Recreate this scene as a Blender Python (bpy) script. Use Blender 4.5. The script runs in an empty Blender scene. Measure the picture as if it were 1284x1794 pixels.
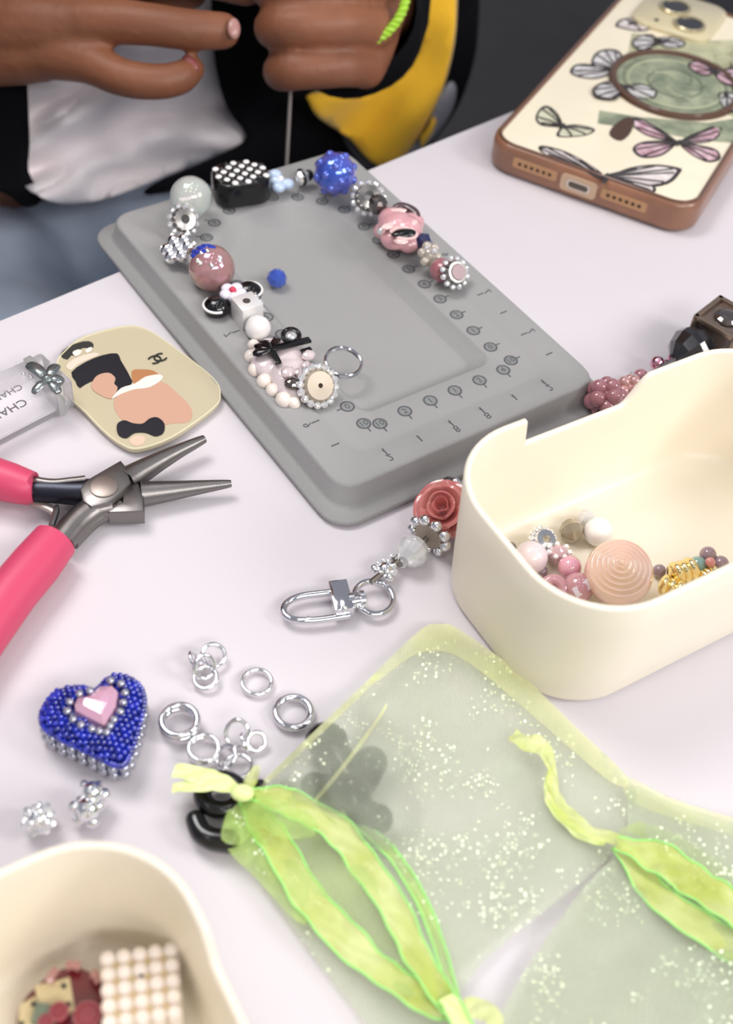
import bpy, bmesh, math, random
from mathutils import Vector, Matrix, noise
from mathutils.geometry import delaunay_2d_cdt
random.seed(7)
PI = math.pi
S = 0.001                       # everything below is written in millimetres
SC = bpy.context.scene
COL = SC.collection

# ------------------------------------------------------------------ camera
F = 2086.0; CX = 642.0; CY = 897.0; H = 266.9
NUP = Vector((0.07897244, -0.66108243, -0.74614568)).normalized()   # world up seen from the camera (x right, y down, z forward)
FW = Vector((0, 0, 1)); FYC = (FW - NUP * FW.dot(NUP)).normalized(); FXC = FYC.cross(NUP)
def c2w(c): return Vector((c.dot(FXC), c.dot(FYC), c.dot(NUP)))
CAM = Vector((0, 0, H))
def ray(px, py): return c2w(Vector((px - CX, py - CY, F)) / F)      # one unit of camera depth
def at(px, py, z=0.0):
    r = ray(px, py); t = (z - H) / r.z
    return CAM + r * t
def dep(px, py, d): return CAM + ray(px, py) * d
def depth_of(p): return (p - CAM).dot(c2w(FW))
def mmpp(px, py, z=0.0): return (z - H) / ray(px, py).z / F         # millimetres per pixel
cd = bpy.data.cameras.new('camera'); cam = bpy.data.objects.new('camera', cd); COL.objects.link(cam)
rt = c2w(Vector((1, 0, 0))); upv = c2w(Vector((0, -1, 0))); bk = c2w(Vector((0, 0, -1)))
M = Matrix((rt, upv, bk)).transposed().to_4x4(); M.translation = CAM * S; cam.matrix_world = M
cd.sensor_fit = 'HORIZONTAL'; cd.sensor_width = 36; cd.lens = 36 * F / 1284
cd.clip_start = 0.01; cd.clip_end = 50
cd.dof.use_dof = True; cd.dof.focus_distance = 0.36; cd.dof.aperture_fstop = 15.0
SC.camera = cam

# ------------------------------------------------------------------ light
SC.view_settings.view_transform = 'Standard'; SC.view_settings.look = 'None'
SC.view_settings.gamma = 1; SC.view_settings.use_curve_mapping = False
SC.view_settings.exposure = 0.0
w = bpy.data.worlds.new('world'); SC.world = w; w.use_nodes = True
w.node_tree.nodes['Background'].inputs[0].default_value = (0.86, 0.88, 1.0, 1)
w.node_tree.nodes['Background'].inputs[1].default_value = 0.36
def area(name, loc, target, sx, sy, power, col=(1, .97, .95)):
    l = bpy.data.lights.new(name, 'AREA'); l.shape = 'RECTANGLE'; l.size = sx; l.size_y = sy; l.energy = power; l.color = col
    o = bpy.data.objects.new(name, l); COL.objects.link(o); o.location = loc
    o.rotation_euler = (Vector(target) - Vector(loc)).to_track_quat('-Z', 'Y').to_euler(); return o
area('ceiling_or_fill_light', (-0.36, 0.50, 0.80), (-0.12, 0.42, 0), .36, .36, 4.7)
for lx_ in (-0.9, 0.0, 0.9):
    for ly_ in (-0.5, 0.3, 1.1): area('ceiling_or_fill_light', (lx_, ly_, 1.9), (lx_, ly_, 0), 0.16, 0.34, 1.25, (1, .98, .97))  # unseen ceiling panels, added so the metal picks up crisp reflections
area('ceiling_or_fill_light', (0.80, 0.10, 0.60), (0.0, 0.58, -.05), 0.3, 0.3, 4.2, (1, .98, .96))  # low fill lamp added at the right to brighten the yellow jacket panel
area('ceiling_or_fill_light', (0.5, -0.55, 0.8), (-0.05, 0.65, 0.0), 0.7, 0.25, 6.5)  # wide fill lamp added behind the camera to brighten the person

# ------------------------------------------------------------------ materials
MATS = {}
def lin(c):
    if isinstance(c, str):
        c = tuple(int(c[i:i + 2], 16) / 255 for i in (0, 2, 4))
    return tuple(((x / 12.92) if x <= .04045 else ((x + .055) / 1.055) ** 2.4) for x in c) + (1,)
def mat(name, col, rough=.5, metal=0, trans=0, ior=1.45, coat=0, alpha=1, sss=0, film=0, bump=0, bscale=200, var=0, vscale=20, sheen=0, spec=None, col2=None):
    if name in MATS: return MATS[name]
    m = bpy.data.materials.new(name); m.use_nodes = True; nt = m.node_tree; b = nt.nodes['Principled BSDF']; I = b.inputs
    I['Base Color'].default_value = lin(col); I['Roughness'].default_value = rough; I['Metallic'].default_value = metal
    I['Transmission Weight'].default_value = trans; I['IOR'].default_value = ior; I['Coat Weight'].default_value = coat
    I['Coat Roughness'].default_value = .05; I['Alpha'].default_value = alpha
    if sss: I['Subsurface Weight'].default_value = sss; I['Subsurface Radius'].default_value = (.004, .003, .002); I['Subsurface Scale'].default_value = 1
    if film: I['Thin Film Thickness'].default_value = film; I['Thin Film IOR'].default_value = 1.6
    if sheen: I['Sheen Weight'].default_value = sheen
    if spec is not None: I['Specular IOR Level'].default_value = spec
    if bump or var or col2:
        tc = nt.nodes.new('ShaderNodeTexCoord')
    if bump:
        n = nt.nodes.new('ShaderNodeTexNoise'); n.inputs['Scale'].default_value = bscale; n.inputs['Detail'].default_value = 4
        nt.links.new(tc.outputs['Object'], n.inputs['Vector'])
        bp = nt.nodes.new('ShaderNodeBump'); bp.inputs['Strength'].default_value = bump; bp.inputs['Distance'].default_value = .001
        nt.links.new(n.outputs['Fac'], bp.inputs['Height']); nt.links.new(bp.outputs['Normal'], I['Normal'])
    if var or col2:
        n = nt.nodes.new('ShaderNodeTexNoise'); n.inputs['Scale'].default_value = vscale; n.inputs['Detail'].default_value = 3
        nt.links.new(tc.outputs['Object'], n.inputs['Vector'])
        cr = nt.nodes.new('ShaderNodeValToRGB'); c = lin(col)
        cr.color_ramp.elements[0].position = .35; cr.color_ramp.elements[1].position = .65
        cr.color_ramp.elements[0].color = tuple(x * (1 - var) for x in c[:3]) + (1,)
        cr.color_ramp.elements[1].color = lin(col2) if col2 else tuple(min(1, x * (1 + var)) for x in c[:3]) + (1,)
        nt.links.new(n.outputs['Fac'], cr.inputs['Fac']); nt.links.new(cr.outputs['Color'], I['Base Color'])
    MATS[name] = m; return m
def organza(name, col, a0, a1, glit, scale=1.0):
    """sheer woven cloth: a mix of see-through and cloth by a fine thread pattern, with glitter flecks"""
    m = bpy.data.materials.new(name); m.use_nodes = True; nt = m.node_tree; b = nt.nodes['Principled BSDF']; N = nt.nodes.new; L = nt.links.new
    b.inputs['Base Color'].default_value = lin(col); b.inputs['Roughness'].default_value = .45; b.inputs['Sheen Weight'].default_value = .5
    tc = N('ShaderNodeTexCoord')
    no = N('ShaderNodeTexNoise'); no.inputs['Scale'].default_value = 45 * scale; no.inputs['Detail'].default_value = 5; L(tc.outputs['Object'], no.inputs['Vector'])
    mr = N('ShaderNodeMapRange'); mr.inputs['From Min'].default_value = .35; mr.inputs['From Max'].default_value = .65
    mr.inputs['To Min'].default_value = a0; mr.inputs['To Max'].default_value = a1; L(no.outputs['Fac'], mr.inputs['Value'])
    wv = N('ShaderNodeTexWave'); wv.inputs['Scale'].default_value = 500; wv.inputs['Distortion'].default_value = 3; wv.inputs['Detail'].default_value = 2; L(tc.outputs['Object'], wv.inputs['Vector'])
    ml = N('ShaderNodeMath'); ml.operation = 'MULTIPLY_ADD'; ml.inputs[1].default_value = .10; L(wv.outputs['Fac'], ml.inputs[0]); L(mr.outputs[0], ml.inputs[2])
    vo = N('ShaderNodeTexVoronoi'); vo.inputs['Scale'].default_value = 1050; L(tc.outputs['Object'], vo.inputs['Vector'])
    no2 = N('ShaderNodeTexNoise'); no2.inputs['Scale'].default_value = 60; no2.inputs['Detail'].default_value = 3; L(tc.outputs['Object'], no2.inputs['Vector'])
    sep = N('ShaderNodeSeparateColor'); L(vo.outputs['Color'], sep.inputs[0])
    sm = N('ShaderNodeMath'); sm.operation = 'MULTIPLY'; L(sep.outputs[0], sm.inputs[0]); L(no2.outputs['Fac'], sm.inputs[1])
    gt = N('ShaderNodeMath'); gt.operation = 'GREATER_THAN'; gt.inputs[1].default_value = glit; L(sm.outputs[0], gt.inputs[0])
    d = N('ShaderNodeMath'); d.operation = 'LESS_THAN'; d.inputs[1].default_value = .42; L(vo.outputs['Distance'], d.inputs[0])
    fl = N('ShaderNodeMath'); fl.operation = 'MULTIPLY'; L(gt.outputs[0], fl.inputs[0]); L(d.outputs[0], fl.inputs[1])
    g = N('ShaderNodeBsdfPrincipled'); g.inputs['Base Color'].default_value = lin('f6ffe0'); g.inputs['Roughness'].default_value = .45; g.inputs['Metallic'].default_value = .3
    trn = N('ShaderNodeBsdfTranslucent'); trn.inputs['Color'].default_value = lin(col)
    mx0 = N('ShaderNodeMixShader'); mx0.inputs[0].default_value = .4; L(b.outputs[0], mx0.inputs[1]); L(trn.outputs[0], mx0.inputs[2])
    tr = N('ShaderNodeBsdfTransparent'); tr.inputs['Color'].default_value = (.98, .99, .96, 1)
    mx = N('ShaderNodeMixShader'); L(ml.outputs[0], mx.inputs[0]); L(tr.outputs[0], mx.inputs[1]); L(mx0.outputs[0], mx.inputs[2])
    mx2 = N('ShaderNodeMixShader'); L(fl.outputs[0], mx2.inputs[0]); L(mx.outputs[0], mx2.inputs[1]); L(g.outputs[0], mx2.inputs[2])
    L(mx2.outputs[0], nt.nodes['Material Output'].inputs['Surface']); MATS[name] = m; return m

silver = mat('silver metal', 'f0f0f2', .12, 1)
chrome = mat('polished chrome', 'dcdce0', .08, 1)
steel = mat('tool steel', '85817f', .38, 1, bump=.1)
darksteel = mat('dark tool steel', '3a3c44', .35, 1)
rhine = mat('rhinestone', 'ffffff', .1, .72, coat=1)
rhinedark = mat('smoky rhinestone', '6a6260', .15, .8, coat=1)
gunmetal = mat('worn silver metal', '9a9692', .25, 1)
gold = mat('gold metal', 'f2dca0', .12, 1)
pearl = mat('white pearl', 'f5eeea', .22, 0, coat=.6, film=250, sss=.1)
lilacpearl = mat('lilac pearl', 'e2cfd4', .25, 0, coat=.5, film=250)
black = mat('black gloss plastic', '0b0b0d', .2, coat=.4)
white = mat('white enamel', 'f2efed', .35)
cream = mat('cream plastic', 'f4ebd8', .38, sss=.08)
grey = mat('grey flocked plastic', '9b9a99', .62, bump=.15, bscale=900)
inkm = mat('grey ink', '55575a', .6)
ink = mat('black ink', '17171c', .5)
skin = mat('brown skin', '85543b', .5, sss=.05, bump=.25, bscale=350, var=.12, vscale=40)
nailm = mat('pink nail', 'b0827a', .3, coat=.3)
cloth = mat('white paper cover', 'd4ced2', .6, bump=.05, bscale=60)

# ------------------------------------------------------------------ mesh builder
def basis(axis, ref=None):
    z = Vector(axis).normalized(); ref = Vector(ref) if ref else (Vector((0, 0, 1)) if abs(z.z) < .95 else Vector((1, 0, 0)))
    x = (ref - z * ref.dot(z)).normalized(); y = z.cross(x)
    return Matrix((x, y, z)).transposed()
class G:
    def __init__(s): s.v = []; s.f = []
    def add(s, vs, fs):
        k = len(s.v); s.v += [Vector(q) for q in vs]; s.f += [tuple(i + k for i in f) for f in fs]; return s
    def sphere(s, c, r, nu=18, nv=10, sc=(1, 1, 1), rot=None):
        c = Vector(c); vs = []; fs = []
        for j in range(nv + 1):
            for i in range(nu):
                a = 2 * PI * i / nu; b = PI * j / nv
                q = Vector((math.sin(b) * math.cos(a) * sc[0], math.sin(b) * math.sin(a) * sc[1], math.cos(b) * sc[2])) * r
                if rot: q = rot @ q
                vs.append(c + q)
        for j in range(nv):
            for i in range(nu):
                a = j * nu + i; b = j * nu + (i + 1) % nu
                if j == 0: fs.append((a, a + nu, b + nu))
                elif j == nv - 1: fs.append((a, a + nu, b))
                else: fs.append((a, a + nu, b + nu, b))
        return s.add(vs, fs)
    def tube(s, pts, r, n=10, closed=False, flat=1.0, cap=True):
        pts = [Vector(p) for p in pts]; m = len(pts); rs = r if isinstance(r, (list, tuple)) else [r] * m
        vs = []; fs = []; up = None
        for i, p in enumerate(pts):
            if closed: t = pts[(i + 1) % m] - pts[i - 1]
            else: t = pts[min(i + 1, m - 1)] - pts[max(i - 1, 0)]
            t.normalize()
            if up is None: up = Vector((0, 0, 1)) if abs(t.z) < .9 else Vector((1, 0, 0))
            up = (up - t * up.dot(t)).normalized(); sd = t.cross(up)
            for k in range(n):
                a = 2 * PI * k / n; vs.append(p + (sd * math.cos(a) + up * math.sin(a) * flat) * rs[i])
        for i in range(m if closed else m - 1):
            for k in range(n):
                a = i * n + k; b = i * n + (k + 1) % n; j = ((i + 1) % m) * n
                fs.append((a, b, j + (k + 1) % n, j + k))
        if not closed and cap: fs.append(tuple(range(n))[::-1]); fs.append(tuple((m - 1) * n + k for k in range(n)))
        return s.add(vs, fs)
    def torus(s, c, R, r, axis=(0, 0, 1), n=36, m=10, sc=(1, 1)):
        B = basis(axis); c = Vector(c)
        return s.tube([c + B @ Vector((math.cos(2 * PI * i / n) * R * sc[0], math.sin(2 * PI * i / n) * R * sc[1], 0)) for i in range(n)], r, m, True)
    def lathe(s, prof, c=(0, 0, 0), axis=(0, 0, 1), n=32, closed=False, wob=None):
        B = basis(axis); c = Vector(c); vs = []; fs = []; m = len(prof)
        for (r, h) in prof:
            for k in range(n):
                a = 2 * PI * k / n; rr = r * (wob(a) if wob else 1)
                vs.append(c + B @ Vector((rr * math.cos(a), rr * math.sin(a), h)))
        for i in range(m if closed else m - 1):
            for k in range(n):
                j = (i + 1) % m; fs.append((i * n + k, i * n + (k + 1) % n, j * n + (k + 1) % n, j * n + k))
        if not closed: fs.append(tuple(range(n))[::-1]); fs.append(tuple((m - 1) * n + k for k in range(n)))
        return s.add(vs, fs)
    def box(s, c, ax, hs):
        c = Vector(c); X, Y, Z = [Vector(a).normalized() for a in ax]; vs = []
        for k in range(8):
            vs.append(c + X * (hs[0] if k & 1 else -hs[0]) + Y * (hs[1] if k & 2 else -hs[1]) + Z * (hs[2] if k & 4 else -hs[2]))
        return s.add(vs, [(0, 2, 3, 1), (4, 5, 7, 6), (0, 1, 5, 4), (2, 6, 7, 3), (0, 4, 6, 2), (1, 3, 7, 5)])
    def prism(s, poly, z0, z1, inset=0):
        """upright prism on world points (x, y); inset narrows the top edge for a bevel"""
        P = [Vector((p[0], p[1], 0)) for p in poly]; n = len(P)
        area2 = sum(P[i].x * P[(i + 1) % n].y - P[(i + 1) % n].x * P[i].y for i in range(n))
        if area2 < 0: P.reverse()
        def ins(d):
            out = []
            for i in range(n):
                a = (P[i] - P[i - 1]).normalized(); b = (P[(i + 1) % n] - P[i]).normalized()
                na = Vector((-a.y, a.x, 0)); nb = Vector((-b.y, b.x, 0)); q = na + nb
                q = q / max(.5, q.dot(q) / 2) if q.length > 1e-6 else na
                out.append(P[i] + q * d)
            return out
        rings = [(P, z0), (P, z1 - inset)] + ([(ins(inset * .3), z1 - inset * .3), (ins(inset), z1)] if inset else [])
        vs = []; fs = []
        for R, z in rings: vs += [Vector((q.x, q.y, z)) for q in R]
        for i in range(len(rings) - 1):
            for k in range(n): fs.append((i * n + k, i * n + (k + 1) % n, (i + 1) * n + (k + 1) % n, (i + 1) * n + k))
        fs.append(tuple(range(n))[::-1]); fs.append(tuple((len(rings) - 1) * n + k for k in range(n)))
        return s.add(vs, fs)
    def patch(s, poly, fn, step, thick=None):
        """fill a 2-D outline with triangles, place each point with fn(x, y), give it thickness by vector fn thick"""
        n = len(poly); xs = [p[0] for p in poly]; ys = [p[1] for p in poly]
        def inside(x, y):
            c = False
            for i in range(n):
                x1, y1 = poly[i]; x2, y2 = poly[i - 1]
                if (y1 > y) != (y2 > y) and x < (x2 - x1) * (y - y1) / (y2 - y1) + x1: c = not c
            return c
        pts = [Vector(p) for p in poly]; y = min(ys) + step * .5; r = 0
        while y < max(ys):
            x = min(xs) + step * (.25 if r % 2 else .75)
            while x < max(xs):
                if inside(x, y) and min((Vector((x, y)) - Vector(q)).length for q in poly) > step * .4: pts.append(Vector((x, y)))
                x += step
            y += step; r += 1
        vo, eo, fo, *_ = delaunay_2d_cdt(pts, [], [list(range(n))], 1, 1e-4)
        top = [fn(q.x, q.y) for q in vo]; fs = [tuple(f) for f in fo]
        if thick is None: return s.add(top, fs)
        k = len(top); bot = [p + (thick(p) if callable(thick) else Vector(thick)) for p in top]
        cnt = {}
        for f in fs:
            for i in range(len(f)):
                e = (f[i], f[(i + 1) % len(f)]); cnt[e] = cnt.get(e, 0) + 1
        side = [(b, a, a + k, b + k) for (a, b) in cnt if (b, a) not in cnt]
        return s.add(top + bot, fs + [tuple(i + k for i in f[::-1]) for f in fs] + side)
    def build(s, name, m, parent=None, smooth=True, angle=40, bevel=0):
        return obj(name, s, m, parent, smooth, angle, bevel)
WL = {}
def tag(o, label=None, cat=None, group=None, kind=None):
    for k, v in (('label', label), ('category', cat), ('group', group), ('kind', kind)):
        if v: o[k] = v
    return o
def obj(name, g, m, parent=None, smooth=True, angle=40, bevel=0):
    if parent is not None: L = WL[parent.name]
    else:
        xs = [q.x for q in g.v]; ys = [q.y for q in g.v]; L = Vector(((min(xs) + max(xs)) / 2, (min(ys) + max(ys)) / 2, min(q.z for q in g.v)))
    me = bpy.data.meshes.new(name); me.from_pydata([(q - L) * S for q in g.v], [], g.f)
    bm = bmesh.new(); bm.from_mesh(me)
    bmesh.ops.recalc_face_normals(bm, faces=bm.faces)
    if bevel: bmesh.ops.bevel(bm, geom=[e for e in bm.edges if len(e.link_faces) == 2 and e.calc_face_angle() > .6], offset=bevel * S, segments=2, profile=.6, affect='EDGES')
    ca = math.radians(angle)
    for f in bm.faces: f.smooth = smooth
    if smooth:
        for e in bm.edges:
            if len(e.link_faces) == 2 and e.calc_face_angle() > ca: e.smooth = False
    bm.to_mesh(me); bm.free()
    me.materials.append(m)
    o = bpy.data.objects.new(name, me); COL.objects.link(o)
    if parent is None: o.location = L * S
    else: o.parent = parent
    WL[o.name] = L; return o
def thing(name, loc, label, cat, group=None):
    o = bpy.data.objects.new(name, None); COL.objects.link(o); o.location = Vector(loc) * S; o.empty_display_size = .01
    WL[o.name] = Vector(loc); return tag(o, label, cat, group)
def one(name, g, m, label, cat, group=None, **k): return tag(obj(name, g, m, None, **k), label, cat, group)
def inst(src, parent, loc, rot=None, sc=None, name=None):
    """another part sharing src's mesh, moved to a world point"""
    o = src.copy(); o.parent = parent; COL.objects.link(o); o.location = (Vector(loc) - WL[parent.name]) * S
    if rot is not None: o.rotation_euler = rot.to_euler()
    if sc is not None: o.scale = (sc, sc, sc)
    WL[o.name] = WL[parent.name]; return o
def proto_mesh(name, g, m, smooth=True):
    """mesh centred on its own origin, to be shared"""
    me = bpy.data.meshes.new(name); me.from_pydata([q * S for q in g.v], [], g.f); me.materials.append(m)
    bm = bmesh.new(); bm.from_mesh(me); bmesh.ops.recalc_face_normals(bm, faces=bm.faces)
    for f in bm.faces: f.smooth = smooth
    bm.to_mesh(me); bm.free()
    return me
def piece(name, me, parent, loc, rot=None, sc=1.0):
    o = bpy.data.objects.new(name, me); COL.objects.link(o); o.parent = parent; o.location = (Vector(loc) - WL[parent.name]) * S
    if rot is not None: o.rotation_euler = rot.to_euler()
    o.scale = (sc, sc, sc); WL[o.name] = WL[parent.name]; return o
def remesh(g, voxel, smooth_it=3):
    me = bpy.data.meshes.new('t'); me.from_pydata([q for q in g.v], [], g.f)
    bm = bmesh.new(); bm.from_mesh(me); bmesh.ops.recalc_face_normals(bm, faces=bm.faces); bm.to_mesh(me); bm.free()
    o = bpy.data.objects.new('t', me); COL.objects.link(o)
    md = o.modifiers.new('r', 'REMESH'); md.mode = 'VOXEL'; md.voxel_size = voxel
    if smooth_it: sm = o.modifiers.new('s', 'SMOOTH'); sm.factor = .6; sm.iterations = smooth_it
    dg = bpy.context.evaluated_depsgraph_get(); ev = o.evaluated_get(dg); m2 = ev.to_mesh()
    r = G(); r.v = [v.co.copy() for v in m2.vertices]; r.f = [tuple(p.vertices) for p in m2.polygons]
    ev.to_mesh_clear(); bpy.data.objects.remove(o); bpy.data.meshes.remove(me); return r
def textg(txt, size, origin, X, Y, thick=.15):
    cu = bpy.data.curves.new('t', 'FONT'); cu.body = txt; cu.size = size; cu.align_x = 'CENTER'; cu.align_y = 'CENTER'; cu.extrude = thick / 2; cu.resolution_u = 3
    o = bpy.data.objects.new('t', cu); COL.objects.link(o); dg = bpy.context.evaluated_depsgraph_get(); ev = o.evaluated_get(dg); me = ev.to_mesh()
    X = Vector(X).normalized(); Y = Vector(Y).normalized(); Z = X.cross(Y); O = Vector(origin)
    vs = [O + X * v.co.x + Y * v.co.y + Z * (v.co.z + thick / 2) for v in me.vertices]; fs = [tuple(p.vertices) for p in me.polygons]
    ev.to_mesh_clear(); bpy.data.objects.remove(o); bpy.data.curves.remove(cu); return vs, fs
def smooth_path(pts, n=6):
    pts = [Vector(p) for p in pts]; out = []
    for i in range(len(pts) - 1):
        p0 = pts[max(i - 1, 0)]; p1 = pts[i]; p2 = pts[i + 1]; p3 = pts[min(i + 2, len(pts) - 1)]
        for k in range(n):
            t = k / n; out.append(.5 * ((2 * p1) + (p2 - p0) * t + (2 * p0 - 5 * p1 + 4 * p2 - p3) * t * t + (3 * p1 - p0 - 3 * p2 + p3) * t ** 3))
    out.append(pts[-1]); return out
def smooth_loop(pts, n=4):
    P = [tuple(p) for p in pts]; m = len(P); out = []
    for i in range(m):
        a, b, c, d = [Vector(P[(i + k - 1) % m]) for k in range(4)]
        for k in range(n):
            t = k / n; q = .5 * ((2 * b) + (c - a) * t + (2 * a - 5 * b + 4 * c - d) * t * t + (3 * b - a - 3 * c + d) * t ** 3); out.append(tuple(q))
    return out
def circ(px, py, r, n=20, sy=1): return [(px + r * math.cos(2 * PI * i / n), py + r * sy * math.sin(2 * PI * i / n)) for i in range(n)]
def onz(z): return lambda x, y: at(x, y, z)
def sst(a, b, x): t = max(0, min(1, (x - a) / (b - a))); return t * t * (3 - 2 * t)
def rest(px, py, rpx, base=0.0):
    """centre and radius of a ball seen at a pixel that rests on height base"""
    r = 5.0
    for _ in range(6):
        z = base + r; r = rpx * mmpp(px, py, z)
    return at(px, py, base + r), r

# ------------------------------------------------------------------ room and table
g = G().box((0, 500, -742), ((1, 0, 0), (0, 1, 0), (0, 0, 1)), (3000, 3000, 2))
tag(g.build('floor', mat('dark grey floor', '3e3b3c', .7, bump=.1, bscale=30, var=.12, vscale=5)), kind='structure')
for i, (p, q) in enumerate((((845, 20), (1100, 60)),)):
    pass
g = G()
for a, b in (((850, 5), (1010, 75)), ((700, -120), (760, 300))):
    A = at(a[0], a[1], -740); B = at(b[0], b[1], -740); d = (B - A).normalized(); A -= d * 900; B += d * 900
    g.box((A + B) / 2 + Vector((0, 0, .3)), (d, (-d.y, d.x, 0), (0, 0, 1)), ((B - A).length / 2, 2, .5))
tag(g.build('trim_1', mat('floor seam', '4c494a', .6)), kind='structure')

EA = at(0, 562); EB = at(860, 211); TE = (EB - EA).normalized(); TN = Vector((-TE.y, TE.x, 0))   # table edge direction, and away from the table
def tl(s_, n_, z): return EA + TE * s_ + TN * n_ + Vector((0, 0, z))
tb = thing('table', tl(200, -330, -740), 'long table under a white paper cover with a grey edge', 'table')
G().box(tl(250, -330, -14), (TE, TN, (0, 0, 1)), (850, 328, 12.5)).build('tabletop', mat('grey laminate', 'b8b6b4', .5), tb, bevel=2)
for a, b in ((-520, -60), (1020, -60), (-520, -600), (1020, -600)):
    G().tube([tl(a, b, -740), tl(a, b, -26)], 14, 14).build('leg', darksteel, tb)
def creases(x, y):
    h = 0
    for (p, q, amp, wd) in CR:
        d = (q - p); L = d.length; d = d / L; v = Vector((x, y, 0)) - p; t = v.dot(d); o = d.cross(v).z
        h += amp * (sst(-wd, wd, o) - 1) + .5 * amp * math.exp(-(o / wd) ** 2)
    return h
CR = [(at(800, 330), at(1200, 560), .8, 1.2), (at(0, 887), at(236, 1120), .8, .9)]
g = G(); nx, ny = 240, 260; vs = []; fs = []
for j in range(ny + 1):
    for i in range(nx + 1):
        s_ = -230 + 720 * i / nx; n_ = -640 + 640.5 * j / ny; p = tl(s_, n_, 0)
        p.z = -.25 + .5 * (creases(p.x, p.y) - 0) * sst(0, 25, -n_) + .35 * noise.noise(Vector((p.x, p.y, 0)) / 60) - .2
        p.z = min(p.z, 0); vs.append(p)
for j in range(ny):
    for i in range(nx):
        a = j * (nx + 1) + i; fs.append((a, a + 1, a + nx + 2, a + nx + 1))
k = len(vs)
for i in range(nx + 1): p = vs[ny * (nx + 1) + i].copy(); vs.append(Vector((p.x, p.y, p.z - 34)) + TN * 1.5)
for i in range(nx): a = ny * (nx + 1) + i; fs.append((a, a + 1, k + i + 1, k + i))
g.add(vs, fs)
one('tablecloth', g, cloth, 'white creased paper cover spread over the table top', 'tablecloth')

# ------------------------------------------------------------------ bead board
BA = math.radians(38.88); BU = Vector((math.cos(BA), math.sin(BA), 0)); BV = Vector((-BU.y, BU.x, 0)); BO = Vector((-17.03, 327.88, 0))
def bl(u, v, z): return BO + BU * u + BV * v + Vector((0, 0, z))
def rrect(hu, hv, r, n=6, lo=None):
    out = []
    for (cu_, cv_, a0) in ((hu - r, hv - r, 0), (-hu + r, hv - r, 90), (-hu + r, -hv + r, 180), (hu - r, -hv + r, 270)):
        for k in range(n + 1): a = math.radians(a0 + 90 * k / n); out.append((cu_ + r * math.cos(a), cv_ + r * math.sin(a)))
    return out
board = thing('bead_board', bl(0, 0, 0), 'grey plastic bead design board with a sunken centre and inch marks', 'bead board')
def loft(rings, closed_cap=None):
    g = G(); n = len(rings[0][0]); vs = []; fs = []
    for R, z in rings: vs += [bl(u, v, z) for u, v in R]
    for i in range(len(rings) - 1):
        for k in range(n): fs.append((i * n + k, i * n + (k + 1) % n, (i + 1) * n + (k + 1) % n, (i + 1) * n + k))
    fs.append(tuple(range(n))[::-1]); fs.append(tuple((len(rings) - 1) * n + k for k in range(n)))
    return g.add(vs, fs)
def basin(hw, bot, cv, r, m=28):
    """arch outline with the vertex count of the rounded rectangle it is lofted to"""
    out = []
    pts = [(hw, bot + 2)]
    for k in range(200):
        a = PI * k / 199; out.append((hw * math.cos(a), cv + r * math.sin(a)))
    full = [(hw, bot + 3)] + out + [(-hw, bot + 3), (-hw + 3, bot), (hw - 3, bot)]
    return full
def resample(loop, m):
    L = [0]; n = len(loop)
    for i in range(n): L.append(L[-1] + math.dist(loop[i], loop[(i + 1) % n]))
    out = []; j = 0
    for k in range(m):
        t = L[-1] * k / m
        while L[j + 1] < t: j += 1
        f = (t - L[j]) / max(1e-9, L[j + 1] - L[j]); a = loop[j]; b = loop[(j + 1) % n]; out.append((a[0] + (b[0] - a[0]) * f, a[1] + (b[1] - a[1]) * f))
    return out
def align(loop, m=220):
    R = resample(loop, 1200)          # start every ring at the same bearing
    out = []
    for k in range(m):
        a = 2 * PI * k / m; d = (math.cos(a), math.sin(a) * 1.0)
        best = min(R, key=lambda q: abs(math.atan2(math.sin(math.atan2(q[1] / 1.5, q[0]) - a), math.cos(math.atan2(q[1] / 1.5, q[0]) - a))))
        out.append(best)
    return out
bs = lambda d, bot=-51.5: basin(26 - d, bot + d, 33, 26 - d)
rings = [(align(rrect(56, 83.5, 9)), .05), (align(rrect(56.3, 83.8, 9)), 1.0), (align(rrect(55.8, 83.3, 9)), 1.9), (align(rrect(52.5, 79.3, 7)), 2.2), (align(rrect(51.6, 78.3, 7)), 3.2),
         (align(rrect(50.6, 77.3, 7)), 9.0), (align(rrect(50.2, 76.9, 7)), 9.7), (align(rrect(49.4, 76.1, 6.5)), 10.0),
         (align(rrect(40.5, 70, 4)), 10.0), (align(rrect(38.5, 62.5, 4)), 8.4), (align(rrect(36.8, 61.5, 4)), 8.3), (align(bs(-.6)), 8.3), (align(bs(0)), 8.0), (align(bs(3.6)), 3.2), (align(bs(4.4)), 3.0)]
rings[9] = (align([(u, v - 0) for u, v in rrect(38.0, 66, 4)]), 8.4); rings[10] = (align(rrect(36.5, 64, 4)), 8.3)
gb = loft(rings); gb.build('board_body', grey, board, angle=60)
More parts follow.
